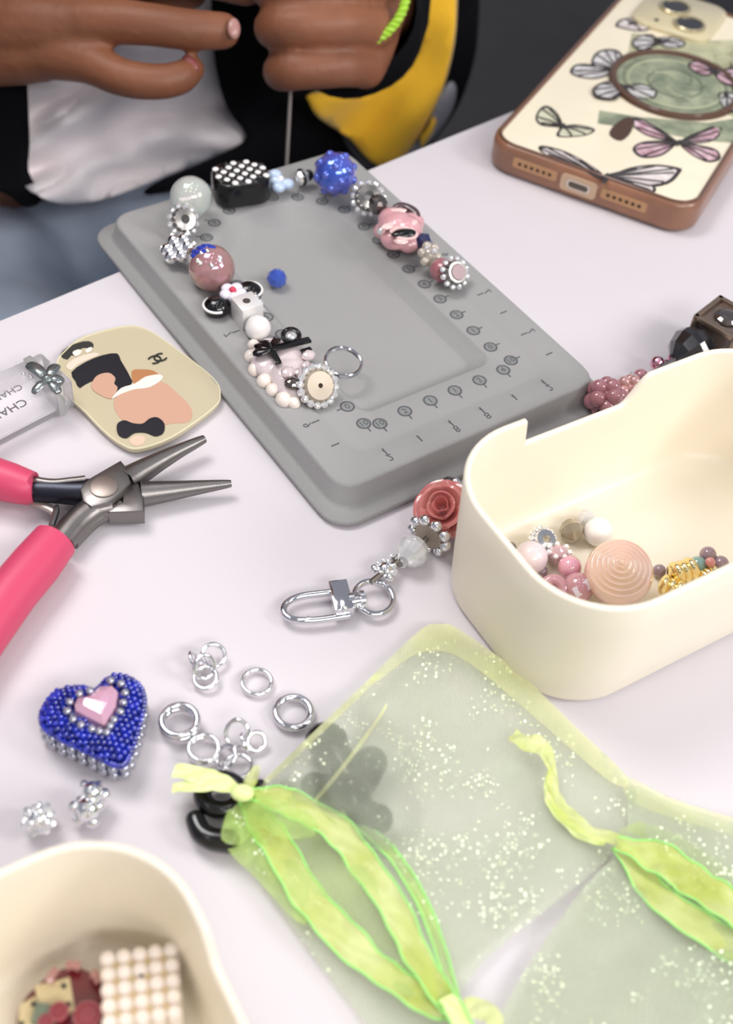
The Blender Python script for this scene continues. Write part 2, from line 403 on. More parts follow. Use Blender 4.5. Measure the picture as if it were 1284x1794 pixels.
# printed marks: circled numbers along the basin, tick marks with digits on the rim
gm = G(); gd = G()
circs = [(-28.3, v, i) for i, v in enumerate((-46.4, -36.4, -26.5, -16.5, -6.6, 3.4, 13.4, 23.3, 33.3))] + [(29.8, v, i) for i, v in enumerate((-45.6, -36, -26.4, -16.7, -7.3, 2.4, 12, 21.6, 31.2))]
circs += [(-28, -55.3, 10), (-23.6, -57.8, 10)] + [(u, -57, abs(int(u / 10)) + 1) for u in (-13.5, -3.5, 6.3, 16.4)] + [(26.5, -56.8, 4), (31.7, -54.3, 10)]
for k in range(9):
    a = math.radians(20 + 17.5 * k); circs.append((31 * math.cos(a), 33 + 31 * math.sin(a), k + 3))
ring_me = G()
for (u, v, d) in circs:
    c = bl(u, v, 8.32); m_ = 16
    vs = [c + BU * math.cos(2 * PI * i / m_) * r + BV * math.sin(2 * PI * i / m_) * r + Vector((0, 0, .08)) for r in (1.85, 2.4) for i in range(m_)]
    gm.add(vs, [(i, (i + 1) % m_, m_ + (i + 1) % m_, m_ + i) for i in range(m_)])
    od = Vector((u, v - (33 if v > 33 else v), 0)); od = (BU * (1 if u > 0 else -1) if abs(v + 57) > 2.6 or abs(u) > 30 else -BV)
    if v > 36: od = (BU * u + BV * (v - 33)).normalized()
    gm.box(c + od * 3.0 + Vector((0, 0, .06)), (od, od.cross(Vector((0, 0, 1))), (0, 0, 1)), (.9, .2, .04))
    gd.add(*textg(str(d), 3.2, c + Vector((0, 0, .02)), BU, BV, .08))
gf = G()
for (u, v, d) in circs: gf.lathe([(1.95, 0), (1.95, .06)], bl(u, v, 8.3), (0, 0, 1), 14)
fo_ = gf.build('printed_circle_fills', mat('mid grey ink', '848585', .6), board); fo_['kind'] = 'stuff'
gm.build('printed_circle_marks', inkm, board).update_tag(); COL.objects['printed_circle_marks']['kind'] = 'stuff'
gd.build('printed_numbers', inkm, board); COL.objects['printed_numbers']['kind'] = 'stuff'
gt = G()
for (u, v, d, ax) in ((44.2, -22.9, '7', 0), (43.6, -34.7, '', 0), (44.4, -47.2, '7', 0), (43.8, -59.3, '', 0), (44, -10.6, '', 0), (44, 1.5, '6', 0), (33.2, -71, '2', 1), (20.1, -70.3, '', 1), (7.2, -71.5, '8', 1), (-5, -71.5, '8', 1),
                   (-17.6, -70.5, '', 1), (-30.2, -71.4, '2', 1), (-41.8, -60.1, '', 2), (-43.3, -48.7, '9', 2), (-43.6, -36.5, '', 2), (-43.6, -24.3, '8', 2), (-43.6, 0, '7', 2), (-43.6, 12.2, '', 2), (-43.6, -12.2, '', 2)):
    ox = [BU, -BV, -BU][ax]; c = bl(u, v, 10.05)
    gt.box(c - ox * (1.6 if d else 0), (ox, ox.cross(Vector((0, 0, 1))), (0, 0, 1)), (1.4, .22, .05))
    if d: gt.add(*textg(d, 4.0, c + ox * 1.2 + Vector((0, 0, .02)), -ox.cross(Vector((0, 0, 1))), ox, .08))
gt.build('printed_inch_marks', inkm, board); COL.objects['printed_inch_marks']['kind'] = 'stuff'

# ------------------------------------------------------------------ bead kit
gem_me = proto_mesh('rhinestone', G().sphere((0, 0, 0), 1, 8, 5), rhine, False)
gemd_me = proto_mesh('rhinestone', G().sphere((0, 0, 0), 1, 8, 5), rhinedark, False)
ball_me = proto_mesh('silver_ball', G().sphere((0, 0, 0), 1, 14, 8), silver)
def rondelle(px, py, rpx, base, axis, label, ngem=14, core=silver, gem=gem_me, thick=.45, group=None, name='rondelle_bead', gr=None, inner=.3, tube_r=None):
    c, r = rest(px, py, rpx, base); t = thing(name, (c.x, c.y, base), label, 'bead', group); ax = Vector(axis).normalized(); h = r * thick
    hz = math.sqrt(max(0, 1 - ax.z ** 2)); c = at(px, py, base + r * hz + h * abs(ax.z)) if base + r * hz > 0 else c
    G().lathe([(r * inner, -h), (r * .68, -h * .9), (r * .8, 0), (r * .68, h * .9), (r * inner, h), (r * inner * .9, h * .3), (r * inner * .9, -h * .3)], c, ax, 28, True).build('disc', core, t)
    g2 = gr or r * PI / ngem * .8; B = basis(ax)
    for k in range(ngem):
        a = 2 * PI * k / ngem; piece('rhinestone', gem, t, c + B @ Vector((math.cos(a), math.sin(a), 0)) * (r * .93), basis(ax) @ Matrix.Rotation(a, 3, 'Z'), g2)
    return t, c, r
def ball_cluster(px, py, rpx, base, label, n=26, me=gem_me, core=gunmetal, name='rhinestone_ball_bead', gs=.3):
    c, r = rest(px, py, rpx, base); t = thing(name, (c.x, c.y, base), label, 'bead')
    G().sphere(c, r * .8, 20, 12).build('core', core, t)
    for k in range(n):
        z = 1 - 2 * (k + .5) / n; a = k * 2.39996; q = Vector((math.sqrt(1 - z * z) * math.cos(a), math.sqrt(1 - z * z) * math.sin(a), z))
        piece('rhinestone', me, t, c + q * r * .84, basis(q) @ Matrix.Rotation(a, 3, 'Z'), r * gs * .95)
    return t
def facet(g, c, r, n=8, axis=(0, 0, 1), sc=1):
    return g.lathe([(r * .32, -r * .95 * sc), (r * .78, -r * .6 * sc), (r, -r * .12 * sc), (r, r * .12 * sc), (r * .78, r * .6 * sc), (r * .32, r * .95 * sc)], c, axis, n)
LS = -BV     # the way the left strand runs towards the camera
FA = (LS * .75 + Vector((0, 0, .66)))      # face leaning up towards the camera
Z8 = 8.3; Z10 = 10.0

# left strand
c, r = rest(335, 346, 37, Z10); one('round_bead', G().sphere(c, r, 32, 20), mat('clear iridescent glass', 'eef0ec', .06, 0, .55, 1.35, 1, film=450), 'clear iridescent round bead at the board corner, above a silver rondelle', 'bead')
rondelle(321, 386, 27, Z10, FA, 'silver rhinestone rondelle tucked against the clear iridescent bead', 12, gunmetal)
# silver bow of rhinestones
c, r = rest(312, 436, 30, Z10); t = thing('bow_bead', (c.x, c.y, Z10), 'bright silver flower shaped spacer bead left of the pink and blue bead', 'bead')
G().sphere(c, r * .4).build('centre', silver, t)
for k in range(6):
    a = k * PI / 3; q = Vector((math.cos(a), math.sin(a) * .8, .55 * math.sin(a * 1 + .6))); G().sphere(c + q * r * .62, r * .42, 14, 9).build('lobe', silver, t)
    piece('rhinestone', gem_me, t, c + q * r * .95 + Vector((0, 0, r * .2)), None, r * .16)
# pink amber bead with blue cap
c, r = rest(371, 470, 41, Z8 + .5); t = thing('crackle_bead', (c.x, c.y, Z8), 'pink amber sparkling round bead with a blue patch on top', 'bead')
G().sphere(c, r, 32, 20).build('ball', mat('pink amber glass', 'cf9f98', .08, 0, .35, 1.4, 1, film=520, col2='b98c8f', var=.1, vscale=120), t)
bcap = mat('blue glass', '2b3fae', .12, coat=1)
g = G(); ctr = (Vector((-.45, .15, .85))).normalized()
for k in range(9):
    a = k * 2.4; q = (ctr + basis(ctr) @ Vector((math.cos(a), math.sin(a), 0)) * .22 * math.sqrt(k + .3) * .8).normalized(); g.sphere(c + q * r * .93, r * .17, 8, 6, (1.3, .8, .8))
g.build('blue_patch', bcap, t, smooth=False, )
for k in range(7):
    a = k * 1.7; q = Vector((.5 * math.cos(a) - .05, -.45 + .35 * math.sin(a), .75)).normalized(); piece('gold_fleck', ball_me if k % 2 else gem_me, t, c + q * r * .97, None, r * .11)
# black bow bead with white blossom
c, r = rest(408, 520, 30, Z8); t = thing('bow_bead', (c.x, c.y, Z8), 'black bow bead with white trim and a white blossom with a pink centre', 'bead')
bx = (at(440, 512, 14) - at(372, 540, 14)).normalized(); by = Vector((-bx.y, bx.x, 0))
for sg, p in ((-1, (380, 538)), (1, (436, 512))):
    q = at(p[0], p[1], Z8 + 4); lobe = G(); lobe.sphere(q, 4.6, 20, 12, (1.0, .95, .75)); lobe.build('bow_loop', black, t)
    G().tube([q + bx * 4.5 * math.cos(a) * sg + by * 4.3 * math.sin(a) * 1 + Vector((0, 0, 1.0)) for a in [PI * (-.45 + .9 * k / 12) for k in range(13)]], .45, 8).build('trim', white, t)
q = at(408, 512, Z8 + 7); g = G()
for k in range(5): a = k * 2 * PI / 5; g.sphere(q + Vector((math.cos(a) * 2.6, math.sin(a) * 2.6, 0)), 2.2, 12, 8, (1, 1, .7))
g.build('blossom', mat('lilac white enamel', 'eae4f0', .25, coat=.6), t); G().sphere(q + Vector((0, -.4, 1.2)), 1.25, 12, 8).build('blossom_centre', mat('red enamel', 'd0405a', .3), t)
# silver cube bead with a hole
c = at(433, 545, Z8 + 4.6); t = thing('cube_bead', (c.x, c.y, Z8), 'silver white cube bead with a drilled hole above the round white pearl', 'bead')
G().box(c, (BU, BV, (0, 0, 1)), (4.0, 4.0, 4.4)).build('cube', mat('white silver', 'efecea', .3, .35), t, bevel=.6)
G().lathe([(1.3, 0), (1.3, .12)], c + Vector((-.2, -.2, 4.38)), (0, 0, 1), 20).build('hole', mat('hole shade', '4a423c', .8), t)
g = G()
for k in range(5): piece('rhinestone', gem_me, t, c + BU * 4.2 + BV * (-3 + 1.5 * k) + Vector((0, 0, (k % 2) * 2 + 1)), None, 1.1)
c, r = rest(452, 575, 23, Z8); one('pearl_bead', G().sphere(c, r, 28, 18), pearl, 'round white pearl on the board between the cube bead and the bow charm', 'bead')
# long white charm with black bow
cc = at(496, 640, Z8 + 5); t = thing('sculpted_charm_bead', (cc.x, cc.y, Z8), 'long pearly charm bead edged with pearls and tied with a black bow', 'bead')
cu_ = (at(535, 690, 13) - at(462, 595, 13)).normalized(); cv_ = Vector((-cu_.y, cu_.x, 0))
body = G()
for (a, b, rr, zz) in ((-8.5, 1, 7.2, 4), (-3, 3.5, 6.8, 5), (-4, -3, 6, 5), (3, 1, 7.2, 5), (7.5, 0, 6.5, 4.6)): body.sphere(cc + cu_ * a + cv_ * b + Vector((0, 0, zz - 6.6)), rr, 18, 12, (1, 1, .55))
rm = remesh(body, .5, 4); rm.build('charm_body', mat('pinkish pearl resin', 'd9cacb', .25, coat=.6, var=.12, vscale=90), t)
for (x, y, rp) in ((440, 625, 13), (448, 648, 14), (463, 668, 14), (478, 684, 13), (497, 700, 15), (515, 706, 12), (444, 605, 11)):
    c, r = rest(x, y, rp, Z8); G().sphere(c, r, 18, 12).build('edge_pearl', mat('cream pearl', 'f3e7dc', .22, coat=.6), t)
g = G()
zt = 18.2
def bar(g, a, b, wd, z0, z1=None, th=.9):
    A = at(a[0], a[1], z0); B = at(b[0], b[1], z1 or z0); d = (B - A); L = d.length; d.normalize(); sd = d.cross(Vector((0, 0, 1))).normalized()
    g.box((A + B) / 2, (d, sd, sd.cross(d)), (L / 2, wd, th / 2))
bar(g, (475, 612), (543, 595), 1.2, 17.0, 16.2); bar(g, (475, 612), (488, 637), 1.1, 16.8, 16.4); bar(g, (474, 612), (486, 594), 1.3, 16.8, 15.2); bar(g, (527, 617), (545, 611), .8, 16.4)
g.build('ribbon', black, t, bevel=.2)
for a, b in (((475, 612), (443, 620)), ((475, 612), (447, 605)), ((475, 612), (458, 597))):
    A = at(*a, 17.4); B = at(*b, 16); G().tube([A, A.lerp(B, .35), A.lerp(B, .75), B], [.5, 1.5, 1.9, .8], 10, flat=.5).build('bow_loop', black, t)
c = at(510, 588, 16); G().torus(c, 2.7, .75, (0, -.2, 1), 24, 8).build('loop_ring', black, t); G().sphere(c, 2.0, 14, 8, (1, 1, .5)).build('loop_gem', rhine, t, smooth=False)
for (x, y, rp) in ((505, 652, 14), (540, 622, 13), (524, 652, 10), (536, 640, 9)): c = at(x, y, 15.6); G().sphere(c, rp * mmpp(x, y, 15), 10, 7, (1, 1, .6)).build('gem', mat('pale pink gem', 'eedcdc', .1, .3, coat=1), t, smooth=False)
c = at(513, 672, 15); G().sphere(c, 2.4, 12, 8, (1.2, 1, .8)).build('dark_gem', rhinedark, t, smooth=False)
# big rondelle at the strand's end
t, c, r = rondelle(557, 676, 37, Z8, FA, 'large silver rondelle ringed with clear stones beside a split ring', 16, mat('warm silver plate', 'b3a797', .45, .5), gem_me, .3, inner=.12, gr=1.35)
c = at(601, 641, 9.5); g = G()
pts = []
for k in range(73): a = 2 * PI * 2 * k / 72; pts.append(c + BU * 5.9 * math.cos(a) + BV * 5.9 * math.sin(a) * .98 + Vector((0, 0, .55 * k / 72 * 2 - .2 + 2.5 * (math.sin(a) * .5 + .5))))
one('split_ring', g.tube(pts, .55, 8), chrome, 'silver split ring resting in the board hollow by the last rondelle', 'ring')
# gingham bead
cc = at(422, 318, Z10 + 5); gu = (at(465, 312, 15) - at(378, 322, 15)).normalized(); gv = Vector((-gu.y, gu.x, 0))
t = thing('gingham_bead', (cc.x, cc.y, Z10), 'chunky black square bead with a raised black and white check top', 'bead')
gx = rrect(10.6, 8.4, 6.4, 6); G().prism([(cc + gu * a + gv * b)[:2] for a, b in gx], Z10, Z10 + 9, 1.8).build('bead_body', black, t)
for i in range(8):
    for j in range(6):
        a = -8.6 + i * 2.45; b = -6.2 + j * 2.5
        if (a / 10.2) ** 2 + (b / 8.0) ** 2 > .95: continue
        q = cc + gu * a + gv * b; q.z = Z10 + 8.85
        G().sphere(q, 1.3, 10, 6, (1, 1, .5)).build('check', white if (i + j) % 2 == 0 else black, t)
# pale blue bow, silver star, blue bead
cc = at(491, 316, Z10 + 3); t = thing('bow_bead', (cc.x, cc.y, Z10), 'small pale blue bow bead between the check bead and the silver star', 'bead')
pb = mat('pale blue enamel', 'c3d6ee', .3, coat=.5)
for p in ((482, 306), (488, 328), (503, 322), (484, 317)): G().sphere(at(p[0], p[1], Z10 + 2.6), 2.4, 14, 9, (1.1, 1, .8)).build('bow_loop', pb, t)
G().sphere(cc + Vector((0, 0, .5)), 1.4).build('knot', white, t)
c, r = rest(528, 311, 14, Z10); t = thing('star_bead', (c.x, c.y, Z10), 'small silver and black faceted spacer left of the blue bead', 'bead')
facet(G(), c, r, 8, BU).build('body', rhine, t, smooth=False); G().torus(c, r * .9, .7, BU, 20, 8).build('band', black, t); G().sphere(c + BU * 3.2, r * .7, 12, 8).build('side_bead', black, t)
c, r = rest(587, 304, 39, Z10); t = thing('studded_bead', (c.x, c.y, Z10), 'large iridescent cobalt blue bead covered in small raised dots', 'bead')
bm_ = mat('iridescent blue', '2f55c8', .16, .35, coat=1, film=420, col2='6f6fd2', vscale=60); G().sphere(c, r * .93, 32, 20).build('ball', bm_, t)
dot = proto_mesh('dot', G().sphere((0, 0, 0), 1, 12, 8), bm_)
for k in range(24):
    z = 1 - 2 * (k + .5) / 24; a = k * 2.39996; q = Vector((math.sqrt(1 - z * z) * math.cos(a), math.sqrt(1 - z * z) * math.sin(a), z)); piece('dot', dot, t, c + q * r * .85, None, r * .2)
# right strand
RS = -BV
t, c, r = rondelle(645, 347, 29, Z10, (BU * -.3 + RS * .5 + Vector((0, 0, .6))), 'silver rhinestone rondelle at the head of the right strand, next to the blue bead', 13, gunmetal, gem_me, .6)
G().sphere(c + RS * 5 + BU * 1, r * .62, 12, 8).build('dark_stone', rhinedark, t, smooth=False)
# pink resin charm bead
pk = mat('pink resin', 'd9a3a8', .22, coat=.7); pkl = mat('pale pink resin', 'f0c9c6', .2, coat=.8)
cc = at(700, 398, Z10 + 5); t = thing('sculpted_charm_bead', (cc.x, cc.y, Z10), 'pink resin bow charm bead with two dark oval eyelets', 'bead')
bd = G()
for (x, y, rr, z) in ((697, 400, 7.5, 5), (688, 385, 5.5, 6), (712, 402, 6, 6), (690, 418, 5, 4.5), (722, 390, 4.5, 6), (672, 405, 3.8, 4), (715, 425, 4.5, 3.5)): bd.sphere(at(x, y, Z10 + z), rr, 16, 10, (1, 1, .75))
remesh(bd, .5, 3).build('charm_body', pk, t)
q = at(709, 409, Z10 + 9.8); G().sphere(q, 3.5, 16, 8, (1.4, .7, .35), Matrix.Rotation(.35, 3, 'Z')).build('eyelet', black, t); G().torus(q, 4.0, .6, (0, -.1, 1), 24, 8, (1.05, .72)).build('eyelet_rim', pkl, t)
G().tube(smooth_path([at(x, y, Z10 + 8) for x, y in ((688, 366), (706, 364), (724, 372), (733, 384))], 4), [.8, 1.4, 1.8, 2, 2, 2, 2, 2, 2, 1.8, 1.6, 1.2, .8], 10).build('dark_band', mat('dark mauve resin', '4a3338', .25, coat=.6), t)
for p, e in (((676, 372), (712, 368)), ((668, 400), (690, 392)), ((690, 385), (722, 392)), ((684, 408), (700, 396)), ((716, 396), (730, 386)), ((690, 422), (715, 424))):
    A = at(*p, Z10 + 9); B = at(*e, Z10 + 9.6); G().tube([A, A.lerp(B, .3), A.lerp(B, .7), B], [.5, 1.7, 1.5, .4], 10, flat=.6).build('highlight_fold', pkl, t)  # pale raised strips, white highlights on the resin put into their colour
G().sphere(at(668, 404, Z10 + 6), 1.7, 10, 7).build('side_stone', rhine, t, smooth=False)
c, r = rest(740, 425, 19, Z10); one('faceted_bead', facet(G(), c, r * .95, 10, RS), mat('navy glass', '23264e', .15, coat=1), 'dark navy faceted bead between the pink charm and the clear flower bead', 'bead', smooth=False)
c, r = rest(752, 447, 25, Z10); t = thing('flower_bead', (c.x, c.y, Z10), 'clear champagne flower bead on the right strand above the pink disc bead', 'bead')
cl = mat('champagne glass', 'd8cfc0', .1, .1, .35, 1.4, 1)
G().sphere(c, r * .55).build('core', cl, t)
for k in range(6):
    a = k * PI / 3; B = basis(FA); G().sphere(c + B @ Vector((math.cos(a), math.sin(a), .1)) * r * .62, r * .36, 12, 8).build('petal', cl, t)
piece('rhinestone', gem_me, t, c + Vector((1.5, -3, 4)), None, 1.3); piece('rhinestone', gem_me, t, c + Vector((-1.5, -3, 5)), None, .9)
c, r = rest(773, 473, 21, Z10); one('disc_bead', G().lathe([(r * .3, -2.2), (r * .9, -1.8), (r, 0), (r * .9, 1.8), (r * .3, 2.2)], c, RS, 24), mat('rose glass', 'b9757d', .2, 0, .2, 1.4, .8), 'rose pink disc bead beside the last rondelle of the right strand', 'bead')
t, c, r = rondelle(797, 478, 27, Z10, FA, 'dark centred silver rondelle ending the right strand', 12, gunmetal, gem_me, .4, inner=.15)
G().lathe([(r * .55, 0), (r * .5, .5)], c + FA.normalized() * r * .36, FA, 24).build('face', mat('smoky mauve face', '6b5a5c', .3, .5), t)
# loose blue bead in the basin
c, r = rest(485, 488, 18, 3.0); one('faceted_bead', facet(G(), c, r, 10, (.2, -.3, 1)), mat('cobalt faceted glass', '3f5fc4', .12, 0, .25, 1.45, 1), 'loose cobalt blue faceted bead lying in the hollow of the board', 'bead', smooth=False)

# ------------------------------------------------------------------ trays
def tray(O, e1, e2, L, W, Hh, R, rim, label):
    """rounded box: O = corner, e1 runs the length, e2 from the front side to the back side"""
    t = thing('bead_tray', O + e1 * L / 2 + e2 * W / 2, label, 'tray', None)
    path = []   # (u, v, nx, ny) at the rim's outer edge
    def seg(a, b, m):
        for k in range(m): f = k / m; path.append((a[0] + (b[0] - a[0]) * f, a[1] + (b[1] - a[1]) * f))
    def arc(cx, cy, a0, m=14):
        for k in range(m): a = math.radians(a0 + 90 * k / m); path.append((cx + R * math.cos(a), cy + R * math.sin(a)))
    seg((R, 0), (L - R, 0), 30); arc(L - R, R, -90); seg((L, R), (L, W - R), 16); arc(L - R, W - R, 0); seg((L - R, W), (R, W), 170); arc(R, W - R, 90); seg((0, W - R), (0, R), 60); arc(R, R, 180)
    n = len(path); T = 1.9; vs = []; prof = []
    for k in range(n):
        p = Vector(path[k]); a = Vector(path[k - 1]); b = Vector(path[(k + 1) % n]); d = (b - a).normalized(); no = Vector((d.y, -d.x))
        hz = rim(p.x, p.y, Hh); dr = 2.2
        o_ = -dr * (1 - hz / Hh)
        rows = [(-dr - 1.6, .05), (-dr - .4, .5), (-dr, 1.8)] + [(-dr * (1 - f), Hh * f) for f in (.25, .5, .74)] + [(o_, hz - .7), (o_ - .25, hz - .2), (o_ - .75, hz), (o_ - T + .6, hz), (o_ - T + .1, hz - .25), (o_ - T - .05, hz - .8)] + [(-T - dr * (1 - f), Hh * f) for f in (.74, .4, .2)] + [(-T - dr, 4.5), (-T - dr - .9, 2.6), (-T - dr - 2.6, 2.0)]
        m = len(rows)
        for off, z in rows: q = p + no * off; vs.append(O + e1 * q.x + e2 * q.y + Vector((0, 0, z)))
    g = G(); fs = []
    for k in range(n):
        for j in range(m - 1): a = k * m + j; b = ((k + 1) % n) * m + j; fs.append((a, b, b + 1, a + 1))
    fs.append(tuple(k * m for k in range(n))[::-1]); fs.append(tuple(k * m + m - 1 for k in range(n)))
    g.add(vs, fs).build('tray_shell', cream, t, angle=50)
    return t
TR1 = Vector((.814, .581, 0)); TR2 = Vector((-.581, .814, 0))
TO = TR1 * 141 + TR2 * 105
def rim1(u, v, h):
    if v < 50: return h
    lo = 8.8
    return h - lo * (sst(31.0, 31.7, u) - sst(66, 76, u))
tray(TO, TR1, TR2, 118, 67.5, 44, 24, rim1, 'cream plastic tray of pink pearl and gold beads with a notched back rim')
TL1 = Vector((.57, -.8216, 0)); TL2 = Vector((.8216, .57, 0))
TO2 = TL1 * -114.5 + TL2 * -33
def rim2(u, v, h):
    if v < 40: return h
    return h - 6.5 * (sst(28, 36, u) - sst(72, 80, u))
tray(TO2, TL1, TL2, 118, 67.5, 44, 24, rim2, 'cream plastic tray nearest the camera holding a pearl cube and dark red charm')

# beads in the right tray
IN = 'beads lying in the cream tray'
def sph(name, px, py, rp, m, label, base=2.2, **k): c, r = rest(px, py, rp, base); return one(name, G().sphere(c, r, 26, 16), m, label, 'bead', **k)
sph('pearl_bead', 930, 977, 30, lilacpearl, 'lilac pearl bead at the left side of the tray')
sph('pearl_bead', 1048, 932, 26, pearl, 'white pearl behind the big peach spiral bead in the tray')
rondelle(952, 948, 27, 2.2, (.3, -.3, .8), 'silver rhinestone rondelle lying behind the lilac pearl in the tray', 14)
c, r = rest(1001, 930, 22, 2.2); one('faceted_bead', facet(G(), c, r, 8, (1, .3, .2)), mat('smoky champagne glass', 'b3a58c', .08, .2, .4, 1.45, 1), 'smoky champagne faceted bead left of the white pearl in the tray', 'bead', smooth=False)
c, r = rest(1027, 908, 17, 2.2); one('faceted_bead', facet(G(), c, r, 8, (.2, .3, 1)), mat('clear crystal', 'ffffff', .03, .1, .45, 1.6, 1), 'small clear crystal bead behind the white pearl in the tray', 'bead', smooth=False)
c, r = rest(977, 972, 19, 2.5); t = thing('crystal_bead', (c.x, c.y, 2.2), 'pale pink crystal bead with silver stones right of the lilac pearl', 'bead')
G().sphere(c, r, 10, 7).build('stone', mat('pale pink crystal', 'e6c0c6', .08, .1, .3, 1.45, 1), t, smooth=False)
for k in range(7): a = k * .9 - 1; piece('rhinestone', gem_me, t, c + Vector((math.cos(a), math.sin(a) * .8, .55)) * r, None, .95)
pkg = mat('rose translucent resin', 'c9929c', .15, 0, .2, 1.4, 1)
sph('round_bead', 998, 994, 21, mat('glossy pink', 'dd9fae', .1, coat=1, film=380), 'small glossy pink bead beside the spiral bead in the tray', 4)
q = Vector((-.1, -.5, .83)).normalized(); lil = mat('lilac enamel', 'd5c9d6', .15, coat=1)
c, r = rest(969, 1034, 29, 2.2); t = thing('window_bead', (c.x, c.y, 2.2), 'rose ring shaped bead with a lilac centre at the tray front corner', 'bead')
G().torus(c, r * .64, r * .36, q, 32, 14, (1, .92)).build('ring', pkg, t); G().sphere(c - q * r * .12, r * .5, 18, 10, (1, 1, .35), basis(q)).build('centre', lil, t)
c, r = rest(1012, 1030, 28, 2.2); t = thing('window_bead', (c.x, c.y, 2.2), 'rose rounded bead with a pale lilac flat facet against the spiral bead', 'bead')
G().sphere(c, r, 24, 16).build('bead_body', pkg, t); q = Vector((.15, -.6, .75)).normalized(); B = basis(q, (1, .9, .3))
G().box(c + q * r * .74, (B @ Vector((1, 0, 0)), B @ Vector((0, 1, 0)), q), (r * .62, r * .34, r * .2)).build('facet', lil, t, bevel=.5)
sph('round_bead', 1047, 1068, 13, mat('clear crystal', 'f2efe8'), 'tiny clear bead at the front wall of the tray', 2.2)
sph('round_bead', 893, 960, 12, rhinedark, 'small smoky bead half hidden by the left tray wall', 2.2)
# spiral disc
c, r = rest(1084, 1010, 60, 2.2); ax = Vector((-.12, -.25, .9)).normalized(); c = at(1084, 1003, 12)
prof = [(r * .3, -5), (r * .85, -4.2), (r * 1.0, -1.5), (r * .99, 1.0)]
for k in range(6):
    rr = r * (.95 - .15 * k); z0 = 2.4 + k * .75; prof += [(rr, z0), (rr - r * .04, z0 + .9), (rr - r * .1, z0 + .5)]
prof += [(r * .05, 7.6), (.01, 7.8)]
one('spiral_bead', G().lathe(prof, c, ax, 56), mat('iridescent peach resin', 'ebc6ae', .14, coat=1, film=430, col2='e0bcb2', vscale=50), 'big domed peach bead with concentric ridges in the cream tray', 'bead', smooth=True, angle=60)
for (x, y, rp, ang, lab) in ((1196, 1003, 30, .5, 'largest puffed gold bead in the tray'), (1176, 1030, 26, -.3, 'gold bead nearest the front rim beside the spiral bead'), (1240, 1010, 23, .8, 'rightmost gold bead in the tray beneath the mauve beads')):
    c, r = rest(x, y, rp, 2.2); t = thing('gold_bead', (c.x, c.y, 2.2), lab, 'bead')
    for k in (-1, 0, 1): q = Vector((math.cos(ang), math.sin(ang), .15 * k)); G().sphere(c + q * k * r * .5, r * .72, 18, 12, (.55, 1.05, 1.0), Matrix.Rotation(ang, 3, 'Z')).build('puff', gold, t)
sph('round_bead', 1222, 990, 16, mat('teal glass', '7fa39a', .15, coat=1), 'teal green bead between the gold beads and mauve beads', 4)
sph('round_bead', 1240, 972, 15, mat('mauve glass', 'a08790', .15, 0, .2, coat=1), 'upper mauve glass bead at the right of the tray', 5)
sph('round_bead', 1262, 988, 15, mat('mauve glass', 'a08790'), 'lower mauve glass bead at the right of the tray', 4)
sph('round_bead', 1244, 985, 9, mat('coral glass', 'cf8480', .2, coat=1), 'tiny coral bead between the two mauve glass beads', 8)
for (x, y) in ((948, 1002), (1155, 1000)): sph('round_bead', x, y, 12, mat('mauve glass', 'a08790'), 'small dark mauve bead under the lilac pearl' if x < 1000 else 'small mauve bead between spiral bead and gold beads', 2.2)

# left tray: pearl cube and red charm
q0 = at(246, 1722, 18); cxv = (at(300, 1700, 18) - at(195, 1715, 18)).normalized(); cyv = Vector((-cxv.y, cxv.x, 0)); pp = 3.25; hs = pp * 2.1
q0 = q0 - Vector((0, 0, hs)); t = thing('pearl_cube_bead', (q0.x, q0.y, 2), 'cube bead woven from rows of little cream pearls in the near tray', 'bead')
q0.z = 2.1 + hs + .9
G().box(q0, (cxv, cyv, (0, 0, 1)), (hs - .3, hs - .3, hs - .3)).build('core', mat('cream core', 'cbb58a', .6), t)
pm = proto_mesh('pearl', G().sphere((0, 0, 0), 1, 14, 10), mat('cream pearl', 'f3e7dc'))
for i in range(5):
    for j in range(5):
        for k in range(5):
            if i in (0, 4) or j in (0, 4) or k in (0, 4):
                if k == 0: continue
                piece('pearl', pm, t, q0 + cxv * (i - 2) * pp + cyv * (j - 2) * pp + Vector((0, 0, (k - 2) * pp)), None, pp * .52)
G().lathe([(.45, 0), (.45, .1)], q0 + cxv * .1 * pp + cyv * .45 * pp + Vector((0, 0, 2.47 * pp)), (0, 0, 1), 12).build('bead_hole', rhinedark, t)
cc = at(108, 1800, 9); R0 = 88 * mmpp(108, 1790, 10); dr = mat('dark red resin', '6e1f28', .22, coat=.8, var=.2, vscale=60)
t = thing('playing_card_charm', (cc.x, cc.y, 2.1), 'dark red scalloped charm with tiny cards and red chips, beside the pearl cube', 'charm')
RP = smooth_loop([(25, 1800), (30, 1766), (44, 1742), (62, 1724), (84, 1704), (110, 1693), (134, 1689), (155, 1697), (173, 1703), (187, 1722), (191, 1755), (190, 1800), (183, 1850), (150, 1890), (90, 1900), (40, 1870)], 3)
G().prism([at(x, y, 9.6)[:2] for x, y in RP], 2.1, 9.8, 1.6).build('charm_body', dr, t)
cardm = mat('ivory card', 'd9c79a', .5)
for P, z in (([(60, 1727), (122, 1712), (131, 1770), (75, 1795)], 10.5), ([(35, 1760), (62, 1745), (75, 1800), (30, 1810)], 10.2)):
    cobj = G().patch(P, onz(z), 40, (0, 0, -1)).build('card', cardm, t, angle=30)
    gg = G()
    for fx, fy in ((.8, .2), (.85, .75), (.15, .7)):
        a = Vector(P[0]).lerp(Vector(P[1]), fx); b = Vector(P[3]).lerp(Vector(P[2]), fx); q = a.lerp(b, fy); gg.patch(circ(q.x, q.y, 5, 8), onz(z + .15), 10, (0, 0, -.1))
    gg.build('card_pip', ink, cobj)
